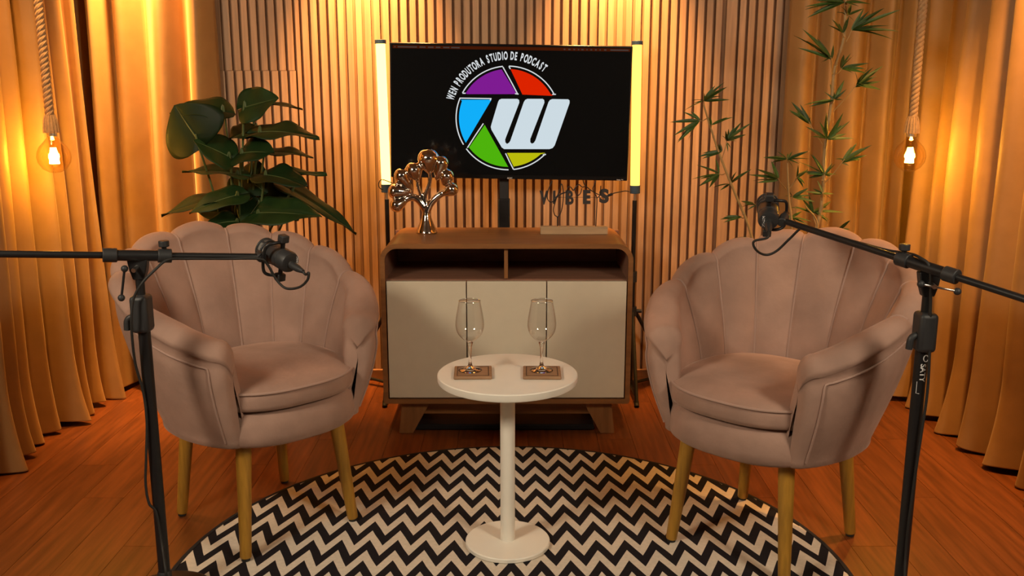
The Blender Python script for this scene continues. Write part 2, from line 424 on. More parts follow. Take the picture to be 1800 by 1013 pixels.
# ================================================================== CABINET
CX0, CX1, CYF, CYB, CZ0, CZ1 = -0.485, 0.445, 3.385, 3.80, 0.132, 0.745
cab = thing('sideboard', ((CX0 + CX1) / 2, (CYF + CYB) / 2, 0), 'wooden sideboard with rounded corners and three cream doors under the television', 'sideboard')
co = cab.location.copy()
def rrect(x0, x1, z0, z1, rt, rb, n=8):
    out = []
    for (cx, cz, r, a0) in ((x1 - rt, z1 - rt, rt, 0), (x0 + rt, z1 - rt, rt, 90), (x0 + rb, z0 + rb, rb, 180), (x1 - rb, z0 + rb, rb, 270)):
        for k in range(n + 1):
            a = R(a0 + 90 * k / n); out.append((cx + r * math.cos(a), cz + r * math.sin(a)))
    return out
TK = 0.018
oo = rrect(CX0, CX1, CZ0, CZ1, 0.062, 0.012); ii = rrect(CX0 + TK, CX1 - TK, CZ0 + TK, CZ1 - TK, 0.045, 0.004)
rows = []
for loop, y in ((oo, CYB), (oo, CYF + 0.002), (oo, CYF), (ii, CYF), (ii, CYB - 0.01)): rows.append([(x, y, z) for x, z in loop])
MB().grid(rows, closed_v=True).build('body', CABWOOD, cab, co, sharp=30)
MB().box(((CX0 + CX1) / 2, CYB - 0.006, (CZ0 + CZ1) / 2), (CX1 - CX0 - 0.02, 0.010, CZ1 - CZ0 - 0.02)).build('back_panel', CABDARK, cab, co)
ZS = 0.600
MB().box(((CX0 + CX1) / 2, (CYF + CYB) / 2 + 0.012, ZS), (CX1 - CX0 - 2 * TK, CYB - CYF - 0.04, 0.016)).build('shelf', CABDARK, cab, co)
MB().box((-0.022, (CYF + CYB) / 2 + 0.004, (ZS + CZ1) / 2 + 0.004), (0.014, CYB - CYF - 0.03, CZ1 - ZS - 0.016)).build('divider', CABWOOD_V, cab, co, bevel=0.001)
# dark lining of the open niche (veneer is darker inside)
lin = MB(); il = rrect(CX0 + TK + 0.0005, CX1 - TK - 0.0005, CZ0 + TK + .0005, CZ1 - TK - 0.0005, 0.0445, 0.004)
lin.grid([[(x, CYF + 0.006, z) for x, z in il], [(x, CYB - 0.012, z) for x, z in il]], closed_v=True); lin.build('inner_lining', CABDARK, cab, co)
dx0, dx1 = CX0 + TK + 0.002, CX1 - TK - 0.002; dw = (dx1 - dx0) / 3
dme = MB().box((0, 0, 0), (dw - 0.004, 0.018, ZS - CZ0 - TK - 0.001)).mesh('door'); dme.materials.append(CREAM)
for k in range(3):
    o = bpy.data.objects.new('door', dme); COL.objects.link(o); o.parent = cab
    o.location = Vector((dx0 + dw * (k + .5), CYF + 0.010, (ZS + 0.006 + CZ0 + TK) / 2 + 0.002)) - co
    b = o.modifiers.new('bevel', 'BEVEL'); b.width = 0.0015; b.segments = 2
# slab legs, splayed
for sx, cx in ((-1, -0.375), (1, 0.335)):
    for yf in (CYF + 0.035, CYB - 0.06):
        poly = [(cx - sx * 0.065, CZ0), (cx + sx * 0.045, CZ0), (cx + sx * 0.060, 0.0), (cx + sx * 0.006, 0.0)]
        MB().prism(poly, lambda a, b, y=yf: (a, y, b), lambda a, b, y=yf: (a, y + 0.026, b)).build('leg', CABWOOD_V, cab, co, bevel=0.002)
MB().box((-0.02, CYF + 0.085, 0.098), (0.66, 0.018, 0.066)).build('stretcher', CABWOOD, cab, co, bevel=0.002)

# ================================================================== TV ON FLOOR STAND
TY = 3.90
tvc = at(900, 197, TY); roll = R(0.9)
tv = thing('television', tvc, 'flat black television showing a coloured camera-shutter logo', 'television')
tv.rotation_euler = (0, roll, 0)
RI = Matrix.Rotation(-roll, 3, 'Y')
def tvl(px, py):              # pixel on the screen -> television's own x, z
    p = RI @ (at(px, py, TY) - tvc); return (p.x, p.z)
x0, z1 = tvl(684, 74); x1, _ = tvl(1113, 80); _, z0 = tvl(690, 312); 
z1 -= 0.0; 
MB().box(((x0 + x1) / 2, 0.022, (z0 + z1) / 2), (x1 - x0, 0.03, z1 - z0)).build('bezel', TVBLACK, tv, bevel=0.004)
MB().box(((x0 + x1) / 2, 0.05, (z0 + z1) / 2 - 0.06), (0.62, 0.035, 0.34)).build('rear_housing', BLACKP, tv, bevel=0.01)
scr = MB().box(((x0 + x1) / 2, 0.005, (z0 + z1) / 2 + 0.006), (x1 - x0 - 0.014, 0.004, z1 - z0 - 0.026)).build('screen', SCREEN, tv)
SF = 0.0028
def flat(name, polys, m, d=0.0):
    mb = MB()
    for poly in polys: mb.prism(poly, lambda a, b: (a, SF - d, b), lambda a, b: (a, SF - d - 0.0002, b))
    return mb.build(name, m, scr, sharp=None)
def C(x, y): return (x / 2.533 + 640, y / 2.533 + 40)      # logo drawing units
LC = (640.5, 424.0); LR = 231.0
def arc(p, q, rr, n=14):
    a0 = math.atan2(p[1] - LC[1], p[0] - LC[0]); a1 = math.atan2(q[1] - LC[1], q[0] - LC[0])
    d = (a1 - a0 + PI) % (2 * PI) - PI
    return [(LC[0] + rr * math.cos(a0 + d * k / n), LC[1] + rr * math.sin(a0 + d * k / n)) for k in range(n + 1)]
def LP(poly): return [tvl(*C(*p)) for p in poly]
def line(pts, wd):
    out = []
    for i, p in enumerate(pts):
        a = pts[max(i - 1, 0)]; b = pts[min(i + 1, len(pts) - 1)]; dx, dy = b[0] - a[0], b[1] - a[1]; l = math.hypot(dx, dy) or 1
        out.append((p[0] - dy / l * wd / 2, p[1] + dx / l * wd / 2))
    for i in range(len(pts) - 1, -1, -1):
        p = pts[i]; a = pts[max(i - 1, 0)]; b = pts[min(i + 1, len(pts) - 1)]; dx, dy = b[0] - a[0], b[1] - a[1]; l = math.hypot(dx, dy) or 1
        out.append((p[0] + dy / l * wd / 2, p[1] - dx / l * wd / 2))
    return out
WEM = mat_emit('screen_white', (0.93, 0.97, 1.0), 0.72); GEM = mat_emit('screen_pale_grey', (0.62, 0.72, 0.78), 0.98)
ri = LR - 13
segs = [('purple', (0.22, 0.012, 0.30), [(458, 318)] + arc((458, 318), (612, 207), ri) + [(612, 207), (680, 318)],
         [arc((441, 314), (618, 197), LR), [(618, 197), (652, 258), (684, 318)], [(438, 314), (452, 314)], [(672, 316), (688, 318)]]),
        ('red', (0.75, 0.018, 0.0), [(652, 207)] + arc((654, 206), (846, 320), ri) + [(846, 320), (705, 320)],
         [arc((645, 195), (852, 318), LR), [(645, 194), (651, 206)], [(838, 319), (854, 319)]]),
        ('blue', (0.006, 0.45, 1.0), [(430, 343), (567, 343), (453, 535)] + arc((449, 530), (430, 347), ri),
         [arc((428, 334), (446, 541), LR), [(428, 336), (566, 338)], [(566, 336), (561, 346)]]),
        ('green', (0.08, 0.47, 0.004), [(537, 455), (643, 645)] + arc((640, 643), (470, 552), ri) + [(470, 552)],
         [arc((460, 557), (643, 653), LR), [(531, 449), (495, 502), (460, 557)]]),
        ('yellow', (0.52, 0.52, 0.004), [(636, 580), (808, 580)] + arc((800, 586), (668, 643), ri) + [(668, 645)],
         [arc((665, 653), (808, 586), LR), [(630, 582), (647, 618), (665, 653)], [(796, 588), (810, 587)]])]
for nm, colr, fill, outl in segs:
    flat('shutter_blade', [LP(fill)], mat_emit('screen_' + nm, colr, 0.95))
    flat('blade_outline', [LP(line(p, 5.0)) for p in outl], WEM, 0.0002)
Wp = [(597, 352), (602, 343), (612, 339), (682, 339), (690, 344), (691, 356), (628, 520), (629, 533), (636, 540), (645, 535), (651, 526), (711, 354), (717, 344), (727, 339), (795, 339), (802, 344), (803, 356),
      (740, 518), (740, 532), (747, 539), (756, 535), (763, 524), (821, 354), (828, 344), (838, 340), (908, 341), (915, 346), (915, 358), (849, 546), (840, 558), (826, 563), (624, 563), (613, 556), (567, 477), (564, 464), (567, 452)]
flat('letter_w', [LP(Wp)], GEM)
# curved lettering
mbt = MB(); txt = 'WEN PRODUTORA STUDIO DE PODCAST'
PXM = (tvl(1000, 200)[0] - tvl(900, 200)[0]) / 100 / 2.533     # metres per drawing unit
hgt = 33 * PXM
adv = {'I': .52, ' ': .55, 'W': 1.32, 'E': .84, 'T': .86, 'A': 1.02}
tot = sum(adv.get(c, 1.0) for c in txt); a0, a1 = R(196.5), R(307.5); acc = 0
cl = tvl(*C(*LC)); rad = 254 * PXM
for chx in txt:
    wdt = adv.get(chx, 1.0); am = a0 + (a1 - a0) * (acc + wdt / 2) / tot; acc += wdt
    if chx == ' ': continue
    v, f = text_mesh(chx, hgt / 0.70, 0.45, bold=hgt * 0.05)
    mxx = (min(p.x for p in v) + max(p.x for p in v)) / 2
    ca, sa = math.cos(am), -math.sin(am)       # outward (z up)
    b = len(mbt.v)
    for p in v:
        lx, ly = p.x - mxx, p.y
        mbt.v.append(Vector((cl[0] + ca * (rad + ly) + sa * lx, SF - 0.0004, cl[1] + sa * (rad + ly) - ca * lx)))
    mbt.f += [[b + k for k in ff] for ff in f]
mbt.build('lettering', WEM, scr, sharp=None)
# menu bar of the computer desktop
def rectpx(xa, ya, xb, yb): return [tvl(xa, ya), tvl(xb, ya + (xb - xa) * 0.0157), tvl(xb, yb + (xb - xa) * 0.0157), tvl(xa, yb)]
flat('menu_bar', [rectpx(690, 79.0, 1108, 84.5)], mat_emit('screen_menu', (0.10, 0.016, 0.003), 0.55))
flat('menu_words', [rectpx(a, 81.0 + (a - 690) * .0157, b, 83.0 + (a - 690) * .0157) for a, b in ((693, 695), (699, 733), (737, 748), (752, 762), (766, 774), (779, 790), (793, 808), (991, 994), (999, 1003), (1008, 1011), (1016, 1018), (1022, 1026), (1031, 1033), (1038, 1041), (1046, 1049), (1054, 1056), (1062, 1066), (1073, 1105))],
     mat_emit('screen_menu_words', (0.5, 0.4, 0.36), 0.12), 0.0003)['kind'] = 'stuff'
for s_, px, py, sz in (('AOC', 896, 313.5, 0.010), ('Roku TV', 1090, 316.5, 0.0075)):
    v, f = text_mesh(s_, sz, 1.0, bold=0.0002); p = tvl(px, py); mb = MB()
    mb.v = [Vector((p[0] + q.x, 0.0065, p[1] + q.y - sz * .35)) for q in v]; mb.f = f; mb.build('brand_lettering', WHITETXT, tv, sharp=None)
st = thing('television_stand', (tvc.x - 0.03, 3.95, 0), 'black floor stand with flat base holding up the television', 'stand')
so_ = st.location.copy(); xs = at(886, 360, 3.95).x
MB().box((-0.03, 3.70, 0.014), (0.70, 0.50, 0.022)).build('base_plate', BLACK, st, so_, bevel=0.004)
MB().box((xs, 3.965, 0.43), (0.050, 0.03, 0.83)).build('column', BLACK, st, so_, bevel=0.004)
MB().box((xs, 3.965, 0.94), (0.040, 0.022, 0.30)).build('inner_column', BLACKP, st, so_, bevel=0.003)
MB().box((xs, 3.973, 1.12), (0.22, 0.012, 0.20)).build('mounting_plate', BLACK, st, so_, bevel=0.003)

# ================================================================== TUBE LAMPS
TUBE_L = mat_emit('tube_glow_pale', (1.0, 0.60, 0.13), 5.2)
TUBE_R = mat_emit('tube_glow_amber', (1.0, 0.50, 0.07), 3.2)
def tube_lamp(ptop, pbot, Y, m, label):
    a, b = at(*pbot, Y), at(*ptop, Y); ax = (b - a).normalized(); Lh = (b - a).length
    base = Vector((a.x, Y, 0)); t = thing('tube_lamp', base, label, 'lamp')
    r = 0.0195
    MB().tube([a + ax * 0.03, b - ax * 0.014], r, 28).build('glowing_tube', m, t, base)
    MB().tube([a - ax * 0.0, a + ax * 0.034], r * 1.13, 28).build('bottom_cap', BLUECAP, t, base, bevel=0.001)
    MB().tube([b - ax * 0.016, b], r * 1.2, 28).build('top_cap', BLUECAP, t, base, bevel=0.001)
    MB().tube([Vector((a.x, Y, a.z - 0.03)), a], 0.006, 12).build('steel_pin', STEEL, t, base)
    return t, a
def tripod(p, label, yaw, foot=0.24):
    base = Vector((p.x, p.y, 0)); t = thing('light_stand', base, label, 'light stand')
    zt = p.z - 0.03
    MB().tube([(0, 0, 0.012), (0, 0, 0.50)], 0.0125, 16).build('lower_pole', BLACK, t)
    MB().tube([(0, 0, 0.50), (0, 0, zt)], 0.0095, 16).build('upper_pole', BLACK, t)
    hub = MB().lathe([(0.013, 0.335), (0.021, 0.335), (0.021, 0.375), (0.013, 0.375)], 20).build('leg_hub', BLACKP, t)
    MB().tube([(0.018, 0, 0.355), (0.042, 0, 0.355)], 0.009, 12).build('locking_knob', BLACKP, hub)
    MB().lathe([(0.013, 0.485), (0.019, 0.485), (0.019, 0.53), (0.013, 0.53)], 20).build('collar', BLACKP, t)
    MB().lathe([(0.0, 0.012), (0.018, 0.012), (0.018, 0.040), (0.0, 0.040)], 20).build('brace_hub', BLACKP, t)
    for k in range(3):
        a = yaw + k * 2 * PI / 3; d = Vector((math.cos(a), math.sin(a), 0))
        lg = MB().tube([d * 0.02 + Vector((0, 0, 0.35)), d * foot + Vector((0, 0, 0.012))], 0.0085, 12).build('leg', BLACK, t)
        MB().tube([d * (foot - 0.012) + Vector((0, 0, 0.022)), d * (foot + 0.006) + Vector((0, 0, 0.0045))], 0.0105, 12).build('rubber_foot', RUBBER, lg)
        MB().tube([d * 0.015 + Vector((0, 0, 0.026)), d * foot * 0.90 + Vector((0, 0, 0.036))], 0.007, 8).build('brace', BLACK, t)
    return t
_, aL = tube_lamp((668.5, 70), (679.5, 338), 3.965, TUBE_L, 'pale glowing tube lamp upright beside the screen above the chrome tree')
_, aR = tube_lamp((1120, 72), (1116, 340), 3.965, TUBE_R, 'amber glowing tube lamp upright beside the screen above the wire sign')
tripod(aL, 'black tripod light stand below the pale tube lamp', R(30))
tripod(aR, 'black tripod light stand below the amber tube lamp', R(30))

# ================================================================== CHROME TREE
sp = onz(750, 410, CZ1)
sY = sp.y
def SQ(x, y, dy=0.0): return at(x / 4.825 + 640, y / 4.825 + 230, sY + dy) - Vector((sp.x, sp.y, CZ1))
K = 0.000465
tm = MB()
prof = [(0, 0), (88, 0), (92, 8), (84, 30), (66, 70), (50, 110), (38, 150), (31, 185), (30, 205), (33, 225), (0.01, 235)]
tm.lathe([(r * K, z * K) for r, z in prof], 32)
def branch(pts, rs): 
    P = smooth_path([SQ(*p) for p in pts], 8); n = len(P)
    rr = [1.2 * K * (rs[0] + (rs[1] - rs[0]) * i / (n - 1)) for i in range(n)]; tm.tube(P, rr, 14)
def egg(c, r, tip, stretch=1.25):
    c = SQ(*c); t = SQ(*tip); d = (t - c); L_ = d.length; d.normalize(); r *= K * 1.38
    q = Vector((0, 0, 1)).rotation_difference(d).to_matrix()
    pr = []
    for k in range(15):
        a = -PI / 2 + PI * k / 14; z = math.sin(a); rad = math.cos(a)
        zz = z * r if z < 0 else z * max(r, L_ * 0.98)
        if z > 0: rad *= (1 - 0.45 * z)
        pr.append((rad * r, zz))
    tm.lathe(pr, 20, q, c)
branch([(528, 690), (480, 610), (430, 568), (370, 575), (300, 618)], (26, 24)); egg((278, 632, -0.005), 44, (380, 572))
branch([(532, 690), (570, 610), (640, 545), (700, 518), (745, 500)], (26, 22)); egg((742, 498, -0.005), 42, (650, 545))
branch([(515, 660), (492, 570), (458, 470), (455, 400), (440, 350)], (17, 11)); egg((425, 338), 54, (458, 430))
branch([(525, 660), (515, 560), (548, 470), (562, 390), (548, 300)], (18, 13)); egg((545, 240), 66, (556, 370))
egg((265, 515), 46, (410, 520)); egg((318, 382), 46, (412, 515, 0.01)); egg((652, 275), 46, (612, 430)); egg((700, 388), 46, (668, 470))
branch([(265, 515), (275, 470), (318, 382), (360, 360), (425, 338), (490, 300), (545, 260), (600, 262), (652, 275), (690, 330), (700, 388), (720, 445), (742, 498)], (14, 14))
branch([(265, 530), (262, 575), (272, 620)], (16, 16))
tree = tm.build('tree_sculpture', CHROME, sharp=None); tree.location = (sp.x, sp.y, CZ1)
rm = tree.modifiers.new('remesh', 'REMESH'); rm.mode = 'VOXEL'; rm.voxel_size = 0.0026; rm.use_smooth_shade = True
sm_ = tree.modifiers.new('smooth', 'SMOOTH'); sm_.iterations = 6; sm_.factor = 0.5
tag(tree, 'shiny chrome tree sculpture with rounded egg-like leaves on the sideboard', 'sculpture')

# ================================================================== WIRE SIGN
gY = 3.62
g0 = onz(950, 413, CZ1); g1 = onz(1068, 412, CZ1); gY = (g0.y + g1.y) / 2 + 0.014
gb = Vector(((g0.x + g1.x) / 2, gY, CZ1)); sg = thing('tabletop_sign', gb, 'small wire sign on a pale wood block with dark letters VIBES', 'sign')
MB().box(gb + Vector((0, 0, 0.0155)), (g1.x - g0.x, 0.034, 0.031)).build('wood_block', PINE, sg, gb, bevel=0.002)
def G(x, y, d=0.0): return at(x / 6.923 + 900, y / 6.923 + 290, gY + d)
wires = [[(553, 770), (551, 700), (550, 635), (520, 610), (505, 540), (530, 440), (570, 330), (603, 232), (622, 300), (625, 400), (610, 520), (585, 600), (553, 637)],
         [(490, 195), (440, 310), (430, 400), (455, 445), (490, 450), (540, 400), (600, 350), (660, 330)],
         [(530, 400), (560, 370), (640, 340), (665, 315), (685, 270), (720, 275), (745, 310), (775, 270), (815, 240), (855, 270), (885, 262)],
         [(790, 262), (765, 300), (780, 355), (805, 372), (835, 340), (850, 285)],
         [(1018, 770), (1028, 600), (1032, 405), (1000, 340), (985, 290), (1000, 250), (1020, 195)],
         [(1032, 405), (1070, 370), (1078, 300), (1080, 255)]]
for wv in wires: MB().tube(smooth_path([G(*p) for p in wv], 8), 0.0019, 8).build('wire', WIRE, sg, gb)
for chx, xa, xb, ya, yb in (('V', 333, 445, 313, 483), ('I', 497, 530, 313, 475), ('B', 650, 752, 310, 484), ('E', 862, 957, 305, 476), ('S', 1060, 1180, 290, 467)):
    v, f = text_mesh(chx, 1.0, bold=0.03 if chx == 'B' else 0.05, extrude=0.0)
    xs0, xs1 = min(p.x for p in v), max(p.x for p in v); ys0, ys1 = min(p.y for p in v), max(p.y for p in v)
    A = G(xa, yb, 0.004); B = G(xb, ya, 0.004); mb = MB(); n = len(v)
    for dd in (-0.0015, 0.0015):
        mb.v += [Vector((A.x + (p.x - xs0) / (xs1 - xs0) * (B.x - A.x), gY + 0.004 + dd, A.z + (p.y - ys0) / (ys1 - ys0) * (B.z - A.z))) for p in v]
    mb.f = [list(ff) for ff in f] + [[k + n for k in ff][::-1] for ff in f]
    ed = {}
    for ff in f:
        for k in range(len(ff)): e = (ff[k], ff[(k + 1) % len(ff)]); ed[e] = ed.get(e, 0) + 1
    for (a, b) in ed:
        if (b, a) not in ed: mb.f.append([b, a, a + n, b + n])
    mb.build('letter', SIGNGREY, sg, gb, sharp=30)
MB().tube([G(500, 395, 0.006), G(1120, 395, 0.006)], 0.0008, 6).build('wire', WIRE, sg, gb)
# tube lamp's power lead
def G2(x, y): return at(x / 6.923 + 900, y / 6.923 + 290, 3.945)
cb = MB().tube(smooth_path([(G2(855, 185) + Vector((0, 0.02, 0.03))), G2(875, 225), G2(930, 285), G2(1010, 340), G2(1090, 372), G2(1180, 372), G2(1240, 345), G2(1320, 328), G2(1385, 318), G2(1428, 326)], 8), 0.0022, 8).build('power_lead', RUBBER)
tag(cb, 'thin black power lead running from the amber tube lamp behind the television', 'cable')
MB().tube([G2(1165, 376), G2(1225, 352)], 0.0055, 10).build('plug', RUBBER, cb)
cb2 = MB().tube(smooth_path([at(690, 322, 3.95), at(672, 316, 3.94), at(666, 322, 3.94), at(667, 330, 3.94), at(673, 334, 3.944)], 8), 0.002, 8).build('power_lead', RUBBER)
tag(cb2, 'short black lead plugged into the cap of the pale tube lamp', 'cable')

# ================================================================== PEDESTAL TABLE
TX, TYY, TZ = -0.0125, 2.52, 0.522
tb = thing('pedestal_table', (TX, TYY, 0.003), 'small round white pedestal table standing on the zigzag rug', 'table')
MB().lathe([(0.0, TZ - 0.027), (0.188, TZ - 0.027), (0.1945, TZ - 0.024), (0.196, TZ - 0.020), (0.196, TZ - 0.006), (0.1935, TZ - 0.0035), (0.0, TZ - 0.003)], 72).build('tabletop', WHITE, tb)
MB().lathe([(0.021, 0.010), (0.021, TZ - 0.03)], 36).build('pole', WHITE, tb)
MB().lathe([(0.0, 0.0), (0.119, 0.0), (0.1225, 0.003), (0.1225, 0.012), (0.120, 0.0145), (0.024, 0.0155), (0.0, 0.0155)], 64).build('base', WHITE, tb)
def coaster(px, py, rz, label):
    p = onz(px, py, TZ); t = thing('coaster', (p.x, p.y, TZ), label, 'coaster', rz)
    MB().box((0, 0, 0.0045), (0.105, 0.105, 0.009)).build('wood_tile', COASTER, t, bevel=0.003, seg=3)
    for sx, sy, lx, ly in ((0, 1, .088, .0022), (0, -1, .088, .0022), (1, 0, .0022, .088), (-1, 0, .0022, .088)):
        MB().box((sx * 0.043, sy * 0.043, 0.0091), (lx, ly, 0.0006)).build('burnt_line', COASTER_D, t)
    return p
cL = coaster(831.5, 658, R(2), 'square wooden coaster under the wine glass on the chrome-tree side of the table')
cR = coaster(952.5, 658, R(-1), 'square wooden coaster under the wine glass on the wire-sign side of the table')
def wineglass(x, y, label):
    t = thing('wine_glass', (x, y, TZ + 0.0095), label, 'wine glass', group='wine glasses on the pedestal table')
    outer = [(0.0045, 0.070), (0.0055, 0.078), (0.010, 0.084), (0.020, 0.091), (0.030, 0.101), (0.0365, 0.113), (0.0395, 0.127), (0.0395, 0.138), (0.0375, 0.155), (0.0345, 0.172), (0.0310, 0.190), (0.0293, 0.199)]
    out = smooth_path([(r, 0, z) for r, z in outer], 4)
    MB().lathe([(p.x, p.z) for p in out], 48).build('bowl', THIN, t, sharp=None)
    MB().tube([Vector((0.0293 * math.cos(2 * PI * k / 48), 0.0293 * math.sin(2 * PI * k / 48), 0.199)) for k in range(48)], 0.0008, 8, closed=True).build('rim', GLASS, t)
    stp = [(0.0, 0.0), (0.031, 0.0), (0.0325, 0.0012), (0.031, 0.0026), (0.020, 0.0055), (0.010, 0.0095), (0.0060, 0.015), (0.0042, 0.024), (0.0036, 0.038), (0.0038, 0.054), (0.0052, 0.068), (0.0080, 0.0775), (0.0085, 0.0825), (0.0, 0.0845)]
    MB().lathe(stp, 40).build('stem_and_foot', GLASS, t, sharp=None)
wineglass(cL.x - 0.008, cL.y + 0.006, 'empty stemmed wine glass on the chrome-tree side of the pedestal table')
wineglass(cR.x - 0.001, cR.y + 0.006, 'empty stemmed wine glass on the wire-sign side of the pedestal table')

# ================================================================== ARMCHAIRS
def sgnpow(x, p): return math.copysign(abs(x) ** p, x)
SEAMS = (12.5, 37.5, 62.5, 87.5)
def lobe(ad):
    a = abs(ad)
    if a <= 87.5: return abs(math.cos(PI * a / 25)) ** 0.55
    if a < 112.5: return math.sin(PI * (a - 87.5) / 50) ** 0.55
    return 1.0
HT = [(0, .864), (12.5, .856), (37.5, .830), (62.5, .790), (87.5, .727), (100, .702), (115, .668), (130, .636)]
def interp(tab, x):
    for (a, va), (b, vb) in zip(tab, tab[1:]):
        if x <= b: t = (x - a) / (b - a); return va + (vb - va) * t
    return tab[-1][1]
def plan(ad, rx, ryb, ryf, q=0.12, p=0.90):
    s, c = math.sin(R(ad)), math.cos(R(ad)); px = p if c > 0 else p + q * min(1, -c / .3)
    return Vector((rx * sgnpow(s, px), (ryb if c > 0 else ryf) * sgnpow(c, p), 0))
NO = 12
def section(ad, e=0.0):
    L_ = lobe(ad); a = abs(ad); arm = min(1, max(0, (a - 80) / 30))
    T = interp(HT, a) + 0.025 * L_ * (1 - 0.5 * arm)
    th = 0.068 + 0.034 * arm; r = th / 2 * (0.86 + 0.14 * L_)
    Ob = plan(ad, .275, .258, .312); Ot = plan(ad, .372 + .014 * L_ * (1 - arm), .362 + .014 * L_, .365, .45)
    n = Vector((Ot.x / .39 ** 2, Ot.y / .38 ** 2, 0)).normalized()
    Ib = plan(ad, .232 + .004 * arm, .205, .305)
    outer, inner = [], []
    zt = T - r
    c = Ot - n * r
    Otp = c + n * r; Itp = c - n * r
    outer.append(Ob * 0.80 + Vector((0, 0, .333))); inner.append(Ib * 0.80 + Vector((0, 0, .37)))
    outer.append(Ob * 0.94 + Vector((0, 0, .334))); inner.append(Ib * 0.90 + Vector((0, 0, .39)))
    outer.append(Ob * 0.995 + Vector((0, 0, .343))); inner.append(Ib * 0.97 + Vector((0, 0, .42)))
    for k in range(NO + 1):
        t = k / NO
        bul = 0.012 * math.sin(PI * t) - 0.016 * max(0, (t - .75) / .25) ** 2
        o = Ob.lerp(Otp, t ** 1.05) + n * bul; o.z = .358 + (zt - .358) * t; outer.append(o)
        w_ = min(1, 0.35 + t)
        i_ = Ib.lerp(Itp, t ** 1.5) - n * (0.020 * L_ * w_ * math.sin(PI * (.22 + .78 * t)) ** 2 * (1 - .5 * arm))
        i_.z = .44 + (zt - .44) * t; inner.append(i_)
    NR = 7
    for k in range(1, NR):
        th_ = PI / 2 * k / NR
        outer.append(c + n * r * math.cos(th_) + Vector((0, 0, zt + r * math.sin(th_))))
        inner.append(c - n * (r + .004 * L_) * math.cos(th_) + Vector((0, 0, zt + r * math.sin(th_))))
    top = c + Vector((0, 0, zt + r))
    if e > 0:
        sg = 1 if ad > 0 else -1
        tdir = (plan(ad + 4 * sg, .372, .362, .365, .45) - plan(ad - 4 * sg, .372, .362, .365, .45)).normalized()
        ce, se = math.cos(e) ** .6, math.sin(e); rc = 0.042
        def tr(p, m):
            h = (p.z - .333) / (T - .333)
            q = m + (p - m) * ce + tdir * rc * se * (0.55 + 0.45 * h)
            q.z = p.z - 0.075 * (1 - ce) * max(0, h) ** 1.5 + (p.z - p.z)
            return q
        mids = [(o + i_) / 2 for o, i_ in zip(outer, inner)]
        mids = [Vector((m.x, m.y, 0)) for m in mids]
        outer = [tr(o, Vector((m.x, m.y, o.z))) for o, m in zip(outer, mids)]
        inner = [tr(i_, Vector((m.x, m.y, i_.z))) for i_, m in zip(inner, mids)]
        top = tr(top, Vector((top.x, top.y, top.z)))
    return outer, top, inner
def sup(a, rx, ryf, ryb, n=2.6):
    c, s = math.cos(a), math.sin(a); return (rx * sgnpow(c, 2 / n), (ryb if s > 0 else ryf) * sgnpow(s, 2 / n))
def loft(levels, nseg=72):      # levels: (scale, dz, rx, ryf, ryb, z)
    rows = []
    for sc_, rx, ryf, ryb, z in levels:
        rows.append([(sc_ * sup(2 * PI * k / nseg, rx, ryf, ryb)[0], sc_ * sup(2 * PI * k / nseg, rx, ryf, ryb)[1], z) for k in range(nseg)])
    return rows
